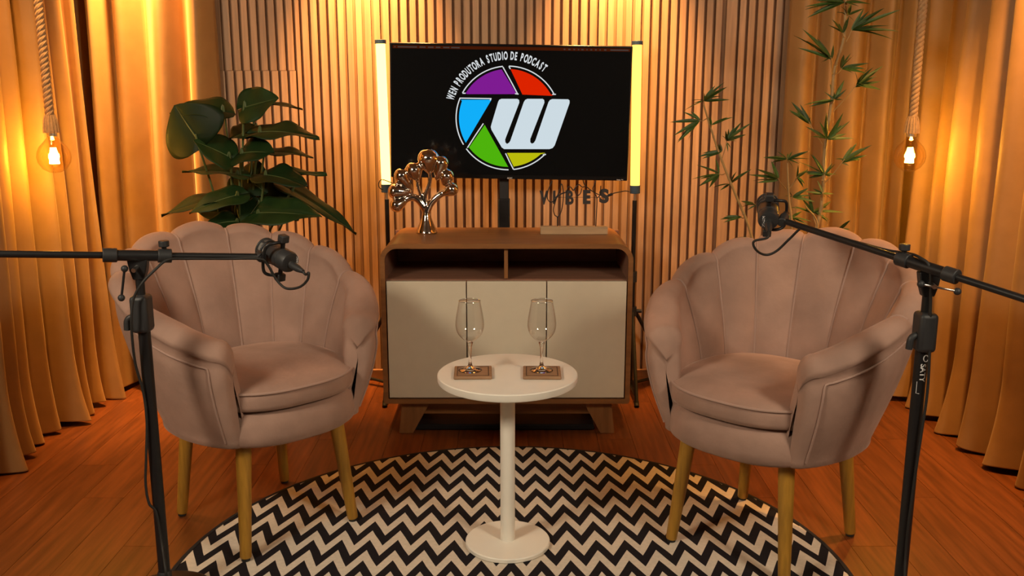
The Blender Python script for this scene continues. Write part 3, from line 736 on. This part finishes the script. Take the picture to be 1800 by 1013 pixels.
def make_chair(loc, rz, label):
    ch = thing('armchair', (loc[0], loc[1], 0.003), label, 'armchair', rz)
    st_ = 12.5 / 7; rows = []
    angs = [k * st_ for k in range(-72, 73)]
    ecap = [90, 75, 60, 45, 30, 15]
    def rw(ad, e=0):
        o, t, i_ = section(ad, R(e)); return o + [t] + i_[::-1]
    for e in ecap: rows.append(rw(angs[0], e))
    for a in angs: rows.append(rw(a))
    for e in ecap[::-1]: rows.append(rw(angs[-1], e))
    mb = MB().grid(rows, closed_v=True)
    # gathered creases where the arm roll meets the outer panel
    shell = mb.build('shell', VELVET, ch, sharp=None)
    for ad in [s * v for v in SEAMS for s in (-1, 1)]:
        o, t, i_ = section(ad); n_ = Vector((t.x, t.y, 0)).normalized()
        path = [o[-3], o[-1], t] + i_[::-1][:-2]
        path = [p + (Vector((0, 0, .0012)) - n_ * .0012) for p in path]
        MB().tube(path, 0.0034, 8).build('piping', VELVET_PIPE, shell)
    for s in (-1, 1):
        path = []
        for k in range(16): o, t, i_ = section(s * (88 + k * 2.6)); path.append(o[3 + NO - 1] + Vector((o[3 + NO - 1].x, o[3 + NO - 1].y, 0)).normalized() * .002)
        o, t, i_ = section(s * 127.5)
        nn = Vector((o[6].x, o[6].y, 0)).normalized()
        path += [p + nn * .002 for p in o[3 + NO - 2:2:-1]]
        MB().tube(smooth_path(path, 2), 0.0030, 8).build('piping', VELVET_PIPE, shell)
    MB().grid(loft([(0.02, .248, .285, .255, .332), (0.80, .248, .285, .255, .332), (0.94, .248, .285, .255, .335), (0.985, .248, .285, .255, .345), (1.0, .248, .285, .255, .37), (1.0, .246, .283, .25, .40), (.985, .243, .280, .25, .424), (.95, .242, .278, .25, .434), (0.02, .25, .27, .24, .436)]), closed_v=True).build('seat_base', VELVET, ch, sharp=None)
    lv = [(0.02, .246, .284, .21, .437), (.93, .246, .284, .21, .437), (.985, .246, .284, .21, .442), (1.0, .246, .284, .21, .455), (1.0, .246, .284, .21, .478), (.99, .246, .284, .21, .490), (.965, .246, .284, .21, .497), (.85, .246, .284, .21, .507), (.6, .246, .284, .21, .514), (.3, .246, .284, .21, .517), (0.0, .246, .284, .21, .518)]
    cu = MB().grid(loft(lv, 96), closed_v=True).build('seat_cushion', VELVET, ch, sharp=None)
    loop = [Vector((*sup(2 * PI * k / 120, .245, .283, .209), .4925)) for k in range(120)]
    MB().tube(loop, 0.0042, 8, closed=True).build('piping', VELVET_PIPE, cu)
    for sx, sy in ((-1, -1), (1, -1), (-1, 1), (1, 1)):
        top = Vector((sx * .150, sy * .170 , .345)); bot = Vector((sx * .180, sy * .200, 0.008))
        P = [bot, bot + (top - bot) * .01, bot.lerp(top, .3), bot.lerp(top, .75), top]
        l_ = MB().tube(P, [.0150, .0162, .0180, .0212, .0222], 20).build('leg', LEGWOOD, ch)
        MB().tube([bot + Vector((0, 0, -.008)), bot + Vector((0, 0, .001))], .0125, 14).build('glide', RUBBER, l_)
    return ch
make_chair((-0.757, 2.69), R(44), 'dusty pink velvet shell armchair in front of the broad-leaved plant')
make_chair((0.735, 2.555), R(-44), 'dusty pink velvet shell armchair in front of the bamboo')

# ================================================================== PENDANT BULBS
def pendant(px, py, Y, label, rpx):
    c = at(px, py, Y); t = thing('pendant_lamp', (c.x, c.y, ZC), label, 'pendant lamp'); off = Vector((c.x, c.y, ZC))
    r = 0.058
    MB().lathe([(0.0, c.z - r), (r * .35, c.z - r * .94), (r * .7, c.z - r * .72), (r * .94, c.z - r * .35), (r, c.z), (r * .95, c.z + r * .33), (r * .78, c.z + r * .66), (r * .52, c.z + r * .93), (r * .33, c.z + r * 1.15), (r * .27, c.z + r * 1.32)], 40,
               c=(c.x, c.y, 0)).build('glass_globe', BULBGLASS, t, off, sharp=None)
    MB().tube([c + Vector((0, 0, .062)), c + Vector((0, 0, .028))], [0.006, 0.003], 10).build('glass_stem', BULBGLASS, t, off)
    for k in range(6):
        a = 2 * PI * k / 6
        MB().tube([c + Vector((.006 * math.cos(a), .006 * math.sin(a), .032)), c + Vector((.013 * math.cos(a + .3), .013 * math.sin(a + .3), -.024))], 0.0044, 8).build('filament', FILAMENT, t, off)
    zs = c.z + r * 1.30
    MB().lathe([(0.0, zs - .002), (.0175, zs - .002), (.0175, zs + .012), (0.0, zs + .012)], 24, c=(c.x, c.y, 0)).build('screw_cap', STEEL, t, off)
    zs += .010
    wr = MB()
    for k in range(12):
        wr.tube([Vector((c.x + .0205 * math.cos(2 * PI * q / 24), c.y + .0205 * math.sin(2 * PI * q / 24), zs + .003 + k * .0038)) for q in range(24)], .0026, 6, closed=True)
    MB().lathe([(0.0, zs), (.0245, zs), (.0248, zs + .012), (.0205, zs + .045), (.0145, zs + .062), (.0, zs + .066)], 24, c=(c.x, c.y, 0)).build('rope_socket', ROPE, t, off)
    sk = [o for o in t.children if o.name.startswith('rope_socket')][0]
    for k in range(14):
        a = 2 * PI * k / 14
        MB().tube([Vector((c.x + rr * math.cos(a), c.y + rr * math.sin(a), z)) for rr, z in ((.0250, zs), (.0252, zs + .012), (.0210, zs + .045), (.0150, zs + .062))], .0028, 6).build('wrap_cord', ROPE, sk, off)
    z0 = zs + .058; turns = (ZC - z0) / 0.055
    for s in range(3):
        P = []
        m = int(turns * 14)
        for k in range(m + 1):
            z = z0 + (ZC - z0) * k / m; a = 2 * PI * (turns * k / m) + s * 2 * PI / 3
            P.append(Vector((c.x + .0082 * math.cos(a), c.y + .0082 * math.sin(a), z)))
        MB().tube(P, .0082, 8).build('rope_strand', ROPE, t, off)
    l = bpy.data.lights.new('bulb_light', 'POINT'); l.energy = 13; l.color = (1.0, 0.54, 0.06); l.shadow_soft_size = 0.02
    lo = bpy.data.objects.new('bulb_light', l); COL.objects.link(lo); lo.parent = t; lo.location = c - off - Vector((0, 0, .0))
pendant(95, 276, 3.38, 'glowing globe bulb on a thick jute rope beside the broad-leaved plant', 30)
pendant(1599, 275, 3.55, 'glowing globe bulb on a thick jute rope beside the bamboo', 27)

# ================================================================== MICROPHONES AND STANDS
def mic_stand(base, zT, armdir_pts, label, knob_up, right):
    """base: pole foot (x, y); armdir_pts: rear end and mic end of the boom"""
    b = Vector((base[0], base[1], 0.003)); t = thing('microphone_stand', b, label, 'microphone stand')
    MB().lathe([(0.0, 0.0), (.115, .0 + .0), (.120, .004), (.118, .014), (.105, .020), (.045, .026), (.020, .034), (0.0, .036)], 48).build('round_base', BLACK, t)
    MB().lathe([(.016, .03), (.0175, .03), (.0175, .075), (.014, .08)], 24).build('base_socket', BLACKP, t)
    MB().tube([(0, 0, .03), (0, 0, zT - .17)], .0148, 24).build('lower_pole', BLACK, t)
    MB().tube([(0, 0, zT - .17), (0, 0, zT - .045)], .0105, 20).build('upper_pole', BLACK, t)
    cl_ = MB().box((0, -.004, zT - .145), (.043, .050, .092)).build('height_clutch', BLACKP, t, bevel=.010, seg=3)
    s = -1
    MB().tube(smooth_path([(s * .018, -.01, zT - .15), (s * .033, -.012, zT - .16), (s * .036, -.012, zT - .185)], 6), .008, 10).build('clutch_lever', BLACKP, cl_)
    A, B = armdir_pts
    d = (B - A).normalized(); top = Vector((b.x, b.y, zT)); 
    # T joint
    th = (top - A).dot(d); J = A + d * th
    MB().prism([(-.026, -.005), (.026, -.005), (.020, -.040), (.013, -.062), (-.013, -.062), (-.020, -.040)], lambda x, z: (x * 1.0, -.011, zT + z), lambda x, z: (x * 1.0, .011, zT + z)).build('boom_bracket', BLACK, t, bevel=.003)
    MB().tube([J - d * .060 - b, J + d * .075 - b], .0135, 20).build('boom_sleeve', BLACK, t)
    for q in (-.062, .060): MB().tube([J + d * (q - .016) - b, J + d * (q + .016) - b], .0172, 20).build('sleeve_collar', BLACKP, t, bevel=.002)
    MB().tube([J + d * .06 - b, J + d * .06 - b + Vector((0, 0, .024))], .006, 12).build('boom_screw', BLACK, t)
    MB().tube([J + d * .06 - b + Vector((0, 0, .022)), J + d * .06 - b + Vector((0, 0, .037))], .0125, 16).build('boom_knob', BLACKP, t, bevel=.002)
    MB().tube([A - b, B - b], .0082, 18).build('boom', BLACK, t)
    if right: P = [Vector((-.030, -.030, zT - .028)), Vector((.052, -.034, zT - .044))]
    else: P = [Vector((-.022, -.030, zT - .030)), Vector((-.034, -.034, zT - .100))]
    hb = MB().tube(P, .0030, 10).build('tightening_bar', STEEL if right else BLACK, t)
    for p in P: MB().lathe([(.0085 * math.cos(a), .0085 * math.sin(a)) for a in [(-90 + 18 * k) * PI / 180 for k in range(11)]], 14, c=p).build('ball_end', BLACKP, hb)
    MB().tube([Vector((0, -.010, zT - .03)), Vector((0, -.034, zT - .034))], .0055, 12).build('pivot_bolt', STEEL, t)
    return t, J, d
def microphone(C_, rear_dir, yoke_side, boom_end, label, text):
    """C_: body centre, rear_dir: unit vector from grille to connector end, boom_end: where the boom stops"""
    base = C_.copy(); t = thing('microphone', base, label, 'microphone')
    d = rear_dir.normalized(); up = Vector((0, 0, 1)); sd_ = d.cross(up).normalized(); up = sd_.cross(d).normalized()
    M_ = Matrix((sd_, up, d)).transposed()     # local z = towards the rear
    ml = lambda p: M_ @ Vector(p)
    r = .0275
    MB().lathe([(0, .058), (r * .55, .060), (r * .9, .057), (r, .050), (r, .030), (r * .97, .029), (r * .97, .027), (r, .026), (r, -.012), (r * .96, -.014), (0, -.014)], 36, M_).build('body', BLACKP, t)
    gr = MB().lathe([(0, -.014), (r * .93, -.014), (r * .93, -.052), (r * .85, -.060), (r * .5, -.066), (0, -.067)], 36, M_).build('grille', GRILLE, t)
    for z in (-.016, -.033, -.052): MB().tube([ml((r * .97 * math.cos(a), r * .97 * math.sin(a), z)) for a in [2 * PI * k / 36 for k in range(36)]], .0032, 8, closed=True).build('grille_band', BLACKP, gr)
    for k in range(6):
        a = 2 * PI * k / 6; MB().tube([ml((r * .96 * math.cos(a), r * .96 * math.sin(a), -.014)), ml((r * .96 * math.cos(a), r * .96 * math.sin(a), -.054))], .0028, 6).build('grille_rib', BLACKP, gr)
    # yoke: a U from the upper knob round to the lower one on the boom's side
    ys = 1 if (boom_end - C_).dot(sd_) > 0 else -1
    P = [(0, .043, .02), (ys * .026, .043, .02), (ys * .044, .034, .012), (ys * .047, 0, .008), (ys * .044, -.034, .012), (ys * .026, -.043, .02), (0, -.043, .02)]
    MB().tube(smooth_path([ml(p) for p in P], 6), .0042, 10).build('yoke', BLACK, t)
    for s in (-1, 1):
        MB().tube([ml((0, s * .026, .02)), ml((0, s * .044, .02))], .006, 12).build('yoke_pin', BLACK, t)
        MB().box(ml((0, s * .052, .02)), (.022, .022, .020), M_ @ Matrix.Rotation(PI / 2, 3, 'X')).build('yoke_knob', BLACKP, t, bevel=.003)
    ym = ml((ys * .047, 0, .008)); be = boom_end - C_
    v = (be - ym); MB().tube([ym, ym + v * .55], .0085, 14).build('swivel', BLACK, t)
    MB().tube([ym + v * .45, be + v.normalized() * .012], .0128, 16).build('mount_nut', BLACKP, t, bevel=.002)
    MB().tube([ml((0, -.004, .055)), ml((0, -.004, .074))], .0092, 16).build('socket', STEEL, t)
    v_, f_ = text_mesh(text, .0085, bold=.0002); mb = MB(); 
    mb.v = [ml((-.015 - q.y, q.x, .0598)) if yoke_side else ml((.014 + q.y - .004, -q.x, .0598)) for q in v_]; mb.f = f_; mb.build('lettering', WHITETXT, t, sharp=None)
    return t, C_ + ml((0, -.004, .070)), ml((0, 0, 1))
# --- by the plant chair
bL = (-0.898, 2.22); zT_L = at(250, 449, 2.22).z
A = at(-70, 446, 2.06); B = at(458, 451.5, 2.33)
# keep the boom straight through the bracket
sL, JL, dL = mic_stand(bL, zT_L, (A, B), 'black microphone stand with level boom in front of the plant-side armchair', True, False)
cLm = at(487, 449, 2.36); rdL = Vector((0.72, -0.62, -0.22))
mL, conL, cdL = microphone(cLm, rdL, 1, B, 'black broadcast microphone hanging level in front of the plant-side armchair', 'PODMIC')
# --- by the bamboo chair
bR = (0.951, 2.10); zT_R = at(1628, 476, 2.10).z
A2 = at(1900, 558, 1.80); J2 = at(1630, 472, 2.10); B2 = J2 + (J2 - A2).normalized() * 0.0
B2 = at(1376, 388, 2.45)
sR, JR, dR = mic_stand(bR, zT_R, (A2, B2), 'black microphone stand with sloping boom in front of the bamboo-side armchair', True, True)
cRm = at(1350, 372, 2.50); rdR = Vector((-0.20, -0.91, -0.33))
mR, conR, cdR = microphone(cRm, rdR, 0, B2, 'black broadcast microphone raised above the bamboo-side armchair', 'PODMIC')
# writing on the bamboo-side stand
v_, f_ = text_mesh('SATY', .0185, bold=.0004, align='LEFT'); mb = MB()
zt0 = at(1615, 645, 2.085).z
mb.v = [Vector((-.002 + q.y * .9 + .000 - .004, -.0165 + abs(-.002 + q.y * .9 - .004) ** 2 * 34, zt0 + .004 - q.x - bL[1] * 0)) for q in v_]; mb.f = f_; mb.build('brand_lettering', WHITETXT, sR, sharp=None)
ring = [Vector((.004 + .0055 * math.cos(a), -.0160, zt0 + .017 + .0075 * math.sin(a))) for a in [2 * PI * k / 20 for k in range(20)]]
MB().tube(ring, .0011, 6, closed=True).build('brand_ring', WHITETXT, sR)
MB().tube([Vector((-.010, -.0118, zt0 - .040)), Vector((-.010, -.0118, zt0 - .068)), Vector((-.004, -.0152, zt0 - .0685))], .0007, 6).build('brand_line', WHITETXT, sR)

def cable(pts, label, con, cd, r=.0033):
    o = MB().tube(smooth_path(pts, 8), r, 10).build('microphone_cable', RUBBER); tag(o, label, 'cable')
    MB().tube([con - cd * .006, con + cd * .018, con + cd * .040], [.0098, .0094, .0050], 16).build('plug', BLACKP, o)
    return o
q = lambda px, py, Y: at(px, py, Y)
eL = conL + cdL * .038
cable([eL, eL + cdL * .012 + Vector((0, 0, -.004)), q(543, 480, 2.27), q(540, 493, 2.275), q(526, 505, 2.29), q(503, 507, 2.31), q(486, 492, 2.32), q(470, 465, 2.31), q(455, 455, 2.30), q(400, 455, 2.29), q(330, 455, 2.25), q(295, 457, 2.215), q(272, 475, 2.19), q(250, 498, 2.175), q(235, 525, 2.175), q(231, 555, 2.17), q(232, 590, 2.175), q(238, 640, 2.19), q(252, 690, 2.20), q(258, 740, 2.20), q(257, 800, 2.195), q(256, 850, 2.195), q(262, 885, 2.195), q(275, 902, 2.20), q(285, 960, 2.19), q(292, 1010, 2.14), onz(296, 1060, .006)],
      'thin black microphone cable looping down the stand with the level boom', conL, cdL)
eR = conR + cdR * .038
cable([eR, eR + cdR * .012 + Vector((-.004, 0, -.010)), q(1326, 424, 2.41), q(1326, 435, 2.415), q(1336, 445, 2.43), q(1350, 448, 2.44), q(1367, 440, 2.44), q(1388, 420, 2.43), q(1412, 400, 2.41), q(1440, 408, 2.385), q(1500, 424, 2.32), q(1560, 440, 2.23), q(1595, 445, 2.16), q(1617, 453, 2.10), q(1634, 470, 2.075), q(1636, 520, 2.075), q(1635, 560, 2.075), q(1634, 620, 2.075), q(1630, 690, 2.075), q(1620, 760, 2.075), q(1608, 840, 2.078), q(1597, 920, 2.08), q(1592, 975, 2.08), q(1590, 1040, 2.06), onz(1592, 1100, .006)],
      'thin black microphone cable looping down the stand with the sloping boom', conR, cdR)
dark_line = MB().tube(smooth_path([onz(1540, 676, .005), onz(1565, 688, .005), onz(1590, 702, .005), onz(1612, 712, .005), onz(1625, 735, .005), onz(1610, 760, .005), onz(1600, 790, .005)], 8), .0035, 8).build('floor_line', RUBBER)  # thin dark line laid on the floor along the curtain hem
tag(dark_line, 'thin dark line lying on the floor along the side curtain behind the bamboo-side armchair', 'cable')

# ================================================================== BROAD-LEAVED PLANT
pb = onz(432, 700, 0.0); pb = Vector((-1.00, 3.45, 0))
plant = thing('potted_plant', pb, 'tall plant with big dark green heart-shaped leaves behind the plain velvet armchair', 'plant')
plant['label'] = 'tall potted plant with big dark green heart-shaped leaves against the curtain and slats'
pot = MB().lathe([(0.0, 0.0), (.11, 0.0), (.115, .01), (.145, .25), (.150, .255), (.150, .27), (.138, .27), (.130, .24), (0.0, .24)], 40).build('pot', POT, plant)
MB().lathe([(0.0, .235), (.133, .238), (.0, .25)], 24).build('soil', SOIL, pot)
def leafmesh(L_, W, droop, fold, wave, seed, cup=0.0):
    rg = random.Random(seed); rows = []; NT, NS = 22, 12; ph = rg.uniform(0, 6)
    for i in range(NT + 1):
        t = -0.30 + 1.30 * i / NT; row = []
        tt = (t + 0.30) / 1.30
        wd = W * (math.sin(PI * min(1, tt) ** 0.62) ** 0.75 if 0 < tt < 1 else 0.0)
        wd = max(wd, .0004)
        for k in range(NS + 1):
            s = -1 + 2 * k / NS
            te = t if t >= 0 else t * min(1, abs(s) * 1.15 + 0.03)
            x = te * L_; y = s * wd
            z = -droop * L_ * max(0, te) ** 2 + fold * abs(y) - cup * y * y / W + wave * L_ * (math.sin(9 * t + ph + 2.2 * (s > 0)) * s * s) - 0.02 * L_ * math.exp(-(s * 9) ** 2)
            if te < 0: z += droop * L_ * te * 0.6
            row.append((x, y, z))
        rows.append(row)
    return rows
def leaf(Apx, Tpx, YA, YT, W, nrm, droop=0.12, fold=0.15, wave=0.03, seed=0, cup=0.0):
    A_ = at(Apx[0] / 3.165 + 250, Apx[1] / 3.165 + 120, YA); T_ = at(Tpx[0] / 3.165 + 250, Tpx[1] / 3.165 + 120, YT)
    xa = T_ - A_; L_ = xa.length; xa.normalize(); nv = Vector(nrm); nv = (nv - xa * nv.dot(xa)).normalized()
    # tip sags by droop: tilt the frame up so that the tip still meets T_
    ya = nv.cross(xa).normalized(); ang = math.atan(droop)
    rot = Matrix((xa, ya, nv)).transposed() @ Matrix.Rotation(-ang, 3, 'Y')
    sc_ = math.cos(ang)
    mb = MB().grid([[A_ + rot @ (Vector(p) * sc_) for p in r] for r in leafmesh(L_, W, droop, fold, wave, seed, cup)])
    o = mb.build('leaf', LEAF, plant, pb, sharp=None)
    so = o.modifiers.new('thickness', 'SOLIDIFY'); so.thickness = .0012
    MB().tube(smooth_path([A_ + rot @ Vector((t * L_ * .95, 0, -droop * L_ * t * t + .0008 - .02 * L_)) * sc_ for t in (0, .25, .5, .75, 1)], 4), [.0028 * (1 - .8 * k / 16) for k in range(17)], 6).build('midrib', STEM, o, pb)
    g = Vector((pb.x + rnd.uniform(-.03, .03), pb.y + rnd.uniform(-.03, .03), .24))
    mid = g.lerp(A_, .55) + Vector(((A_.x - g.x) * -.18, (A_.y - g.y) * -.2, .05))
    MB().tube(smooth_path([g, mid, A_ + Vector((0, 0, -.01)) - rot @ Vector((.01, 0, 0)), A_ - rot @ Vector((0, 0, .02 * L_))], 8), .0042, 8).build('leaf_stalk', STEM, plant, pb)
U = (0, -.35, 1)
leaf((575, 215), (757, 165), 3.44, 3.38, .070, (-.1, -1.0, .45), .05, .05, .04, 1)
leaf((640, 200), (893, 228), 3.56, 3.62, .05, (0, -.15, 1), .20, .1, .02, 2)
leaf((440, 236), (152, 248), 3.44, 3.40, .085, (.1, -.45, 1), .22, .12, .03, 3)
leaf((300, 388), (178, 205), 3.36, 3.38, .135, (-.35, -1, .15), .05, .05, .02, 4, .2)
leaf((475, 486), (285, 402), 3.38, 3.34, .085, (.1, -.7, 1), .10, .10, .03, 5)
leaf((560, 470), (735, 470), 3.40, 3.36, .085, (-.1, -.65, 1), .18, .08, .04, 6)
leaf((660, 350), (985, 388), 3.44, 3.40, .075, (0, -.40, 1), .22, .06, .04, 7)
leaf((620, 340), (488, 392), 3.50, 3.42, .07, (0, -.5, 1), .10, .06, .04, 17)
leaf((690, 470), (952, 496), 3.48, 3.46, .06, (0, -.2, 1), .20, .10, .03, 8)
leaf((690, 600), (1028, 592), 3.46, 3.44, .06, (0, -.18, 1), .12, .12, .03, 9)
leaf((690, 590), (920, 660), 3.40, 3.30, .07, (.1, -.6, 1), .2, .10, .03, 19)
leaf((520, 585), (222, 576), 3.40, 3.36, .065, (0, -.22, 1), .16, .10, .03, 10)
leaf((500, 715), (106, 822), 3.38, 3.30, .075, (0, -.25, 1), .24, .08, .03, 11)
leaf((520, 705), (262, 808), 3.34, 3.26, .06, (.1, -.6, 1), .20, .06, .03, 12)
leaf((560, 800), (310, 800), 3.42, 3.40, .075, (0, -.7, .8), .12, .06, .03, 13)
leaf((520, 850), (350, 880), 3.36, 3.30, .06, (0, -.8, 1), .18, .06, .03, 23)
leaf((650, 800), (998, 822), 3.36, 3.28, .085, (.1, -.7, 1), .12, .08, .03, 14)
leaf((840, 680), (1192, 922), 3.46, 3.42, .05, (.4, -.35, 1), .12, .10, .02, 15)
leaf((650, 720), (890, 720), 3.50, 3.50, .085, (0, -.9, .7), .12, .10, .04, 16)
leaf((560, 600), (700, 700), 3.50, 3.44, .08, (0, -.9, .6), .12, .10, .04, 26)
leaf((640, 760), (560, 880), 3.40, 3.34, .07, (-.2, -1, .5), .12, .10, .04, 27)
leaf((820, 790), (870, 850), 3.52, 3.52, .04, (.2, -.6, .8), .12, .10, .04, 28)
for k, (a, b) in enumerate((((600, 240), (580, 960)), ((470, 250), (560, 940)), ((700, 380), (620, 960)), ((650, 560), (610, 960)))):
    pass

# ================================================================== BAMBOO
bb = Vector((1.0, 3.42, 0))
bam = thing('bamboo_plant', bb, 'slender bamboo plant with pale canes and narrow green leaves against curtain and slats', 'plant')
pot = MB().lathe([(0.0, 0.0), (.10, 0.0), (.104, .01), (.130, .24), (.136, .245), (.136, .26), (.124, .26), (.118, .23), (0.0, .23)], 40).build('pot', POT, bam)
MB().lathe([(0.0, .225), (.12, .228), (.0, .24)], 24).build('soil', SOIL, pot)
def BQ(x, y, Y=3.42): return at(x / 2.302 + 1150, y / 2.302, Y)
def cane(pts, r0, r1):
    P = smooth_path(pts, 8); n = len(P)
    o = MB().tube(P, [r0 + (r1 - r0) * k / (n - 1) for k in range(n)], 10).build('cane', CANE, bam, bb)
    for k in range(6, n - 2, 7):
        d = (P[k + 1] - P[k - 1]).normalized() * .003; rr = (r0 + (r1 - r0) * k / (n - 1)) * 1.3
        MB().tube([P[k] - d, P[k], P[k] + d], [rr * .8, rr, rr * .8], 10).build('node_ring', CANE, o, bb)
g = bb + Vector((0, 0, .22))
cane([g + Vector((-.02, 0, 0)), g.lerp(BQ(395, 960, 3.40), .55), BQ(395, 960, 3.40), BQ(330, 790, 3.40), BQ(285, 680, 3.40), BQ(245, 570, 3.40), BQ(200, 425, 3.40)], .0062, .003)
cane([g + Vector((.02, .01, 0)), g.lerp(BQ(668, 880), .5) + Vector((-.02, 0, 0)), BQ(668, 880), BQ(690, 600), BQ(715, 430), BQ(730, 280), BQ(768, 150), BQ(775, 0), BQ(790, -160), BQ(800, -300)], .0085, .004)
cane([g, g.lerp(BQ(560, 960, 3.36), .6), BQ(556, 930, 3.36), BQ(545, 800, 3.36), BQ(539, 660, 3.36)], .0055, .003)
cane([g + Vector((.02, -.02, 0)), g.lerp(BQ(640, 960, 3.36), .6), BQ(660, 930, 3.36), BQ(610, 830, 3.34)], .0042, .0025)
def bleaf_mesh():
    rows = []
    for i in range(9):
        t = i / 8; wd = .078 * math.sin(PI * t ** .7) ** .9 + .0015
        if i == 8: wd = .0008
        rows.append([(t, s * wd, -.10 * t * t + .25 * abs(s) * wd + (.0 if s else -.004)) for s in (-1, -.5, 0, .5, 1)])
    me = MB().grid(rows).mesh('leaf', sharp=None); me.materials.append(BAMLEAF); return me
BL = bleaf_mesh()
rb = random.Random(5)
def bleaf(A_, T_, extra=1.0):
    xa = T_ - A_; L_ = xa.length; xa.normalize()
    nv = Vector((rb.uniform(-.5, .5), rb.uniform(-1.0, -.2), rb.uniform(.3, 1))); nv = (nv - xa * nv.dot(xa)).normalized(); ya = nv.cross(xa)
    M4 = Matrix((xa, ya, nv)).transposed().to_4x4(); s = L_
    o = bpy.data.objects.new('leaf', BL); COL.objects.link(o); o.parent = bam
    wy = min(1.0, max(.6, .085 / L_)) * extra * rb.uniform(.85, 1.15)
    o.matrix_local = Matrix.Translation(A_ - bb) @ M4 @ Matrix.Diagonal((s, s * wy, s, 1))
CL = [((200, 405), [(118, 440), (152, 398), (277, 330), (310, 398), (245, 345), (215, 375), (272, 380)], (205, 435)),
      ((182, 488), [(68, 490), (80, 545), (95, 572), (118, 448), (130, 560)], (212, 480)),
      ((232, 505), [(320, 466), (300, 475), (228, 470)], (228, 520)),
      ((296, 565), [(350, 490), (392, 490), (290, 535), (366, 542), (300, 615), (325, 510)], (275, 640)),
      ((275, 612), [(180, 630), (250, 580), (195, 615), (268, 580)], (262, 610)),
      ((262, 706), [(178, 662), (152, 716), (175, 752), (252, 640), (200, 740)], (290, 700)),
      ((305, 745), [(388, 680), (320, 700), (240, 750), (360, 700), (268, 768)], (312, 745)),
      ((352, 878), [(268, 882), (290, 870)], (365, 880)), ((375, 960), [(275, 975), (330, 965)], (392, 955)),
      ((800, 118), [(998, 30), (995, 112), (975, 142), (868, 40), (850, 30), (935, 20), (905, 70)], (775, 170)),
      ((770, 8), [(612, 22), (620, 62), (885, 5), (740, -10), (655, -5), (700, 30), (830, 20)], (772, 40)),
      ((762, 132), [(728, 78), (705, 95), (745, 90), (790, 60)], (768, 150)),
      ((785, 60), [(850, 30), (820, 90), (760, 20), (800, 10)], (778, 80)),
      ((715, 232), [(578, 130), (588, 186), (640, 172), (665, 150), (728, 180), (610, 115), (680, 250)], (722, 300)),
      ((760, 275), [(800, 220), (868, 250), (850, 272), (770, 215), (810, 290)], (735, 300)),
      ((825, 335), [(932, 260), (922, 320), (925, 357), (820, 288), (870, 350), (880, 270), (890, 330)], (725, 450)),
      ((730, 402), [(606, 415), (712, 335), (772, 322), (750, 350), (690, 370), (765, 380)], (718, 420)),
      ((625, 492), [(555, 408), (565, 455), (632, 470), (590, 420), (548, 440)], (685, 590)),
      ((700, 562), [(618, 508), (690, 450), (795, 482), (770, 460), (812, 552), (740, 500), (640, 545), (780, 535)], (692, 600)),
      ((770, 645), [(878, 580), (860, 622), (820, 575), (730, 640), (842, 640), (800, 590), (790, 670)], (690, 740)),
      ((690, 705), [(588, 645), (600, 692), (640, 620), (742, 700), (655, 640), (620, 720), (730, 660)], (685, 740)),
      ((682, 782), [(610, 772), (732, 782), (640, 760), (720, 800), (665, 735)], (678, 810)),
      ((537, 642), [(448, 632), (622, 608), (500, 610), (632, 632), (560, 610), (470, 655), (590, 660)], (540, 680)),
      ((500, 722), [(388, 702), (420, 680), (400, 722), (482, 660), (450, 690)], (540, 770)),
      ((582, 712), [(628, 682), (568, 735), (610, 740), (585, 670)], (542, 770)),
      ((560, 795), [(652, 812), (528, 790), (600, 772), (535, 750), (620, 760)], (546, 830)),
      ((640, 855), [(722, 810), (775, 850), (568, 830), (700, 832), (690, 875), (600, 800), (720, 890), (545, 830)], (655, 910)),
      ((745, 930), [(760, 930 + 10), (798, 890), (790, 925), (735, 960)], (680, 950)),
      ((400, 822), [(350, 832), (432, 800), (375, 850), (440, 790), (360, 815)], (545, 900)),
      ((555, 880), [(600, 850), (520, 860), (580, 900), (640, 890)], (552, 900))]
for (c, tips, root) in CL:
    dY = rb.uniform(-.05, .05); cy = 3.40 + dY
    A_ = BQ(c[0], c[1], cy); R_ = BQ(root[0], root[1], 3.41)
    MB().tube(smooth_path([R_, R_.lerp(A_, .5) + Vector((0, 0, -.004)), A_], 5), .0017, 6).build('twig', CANE, bam, bb)
    for tp in tips:
        T_ = BQ(tp[0], tp[1], cy + rb.uniform(-.06, .05)); a = A_.lerp(R_, rb.uniform(0, .18)); 
        if (T_ - a).length > .17: a = T_ + (a - T_).normalized() * .15
        bleaf(a, T_)
        if rb.random() < .6:
            T2 = T_ + Vector((rb.uniform(-.025, .025), rb.uniform(-.03, .03), rb.uniform(-.025, .025))); bleaf(a, a.lerp(T2, rb.uniform(.7, .95)))
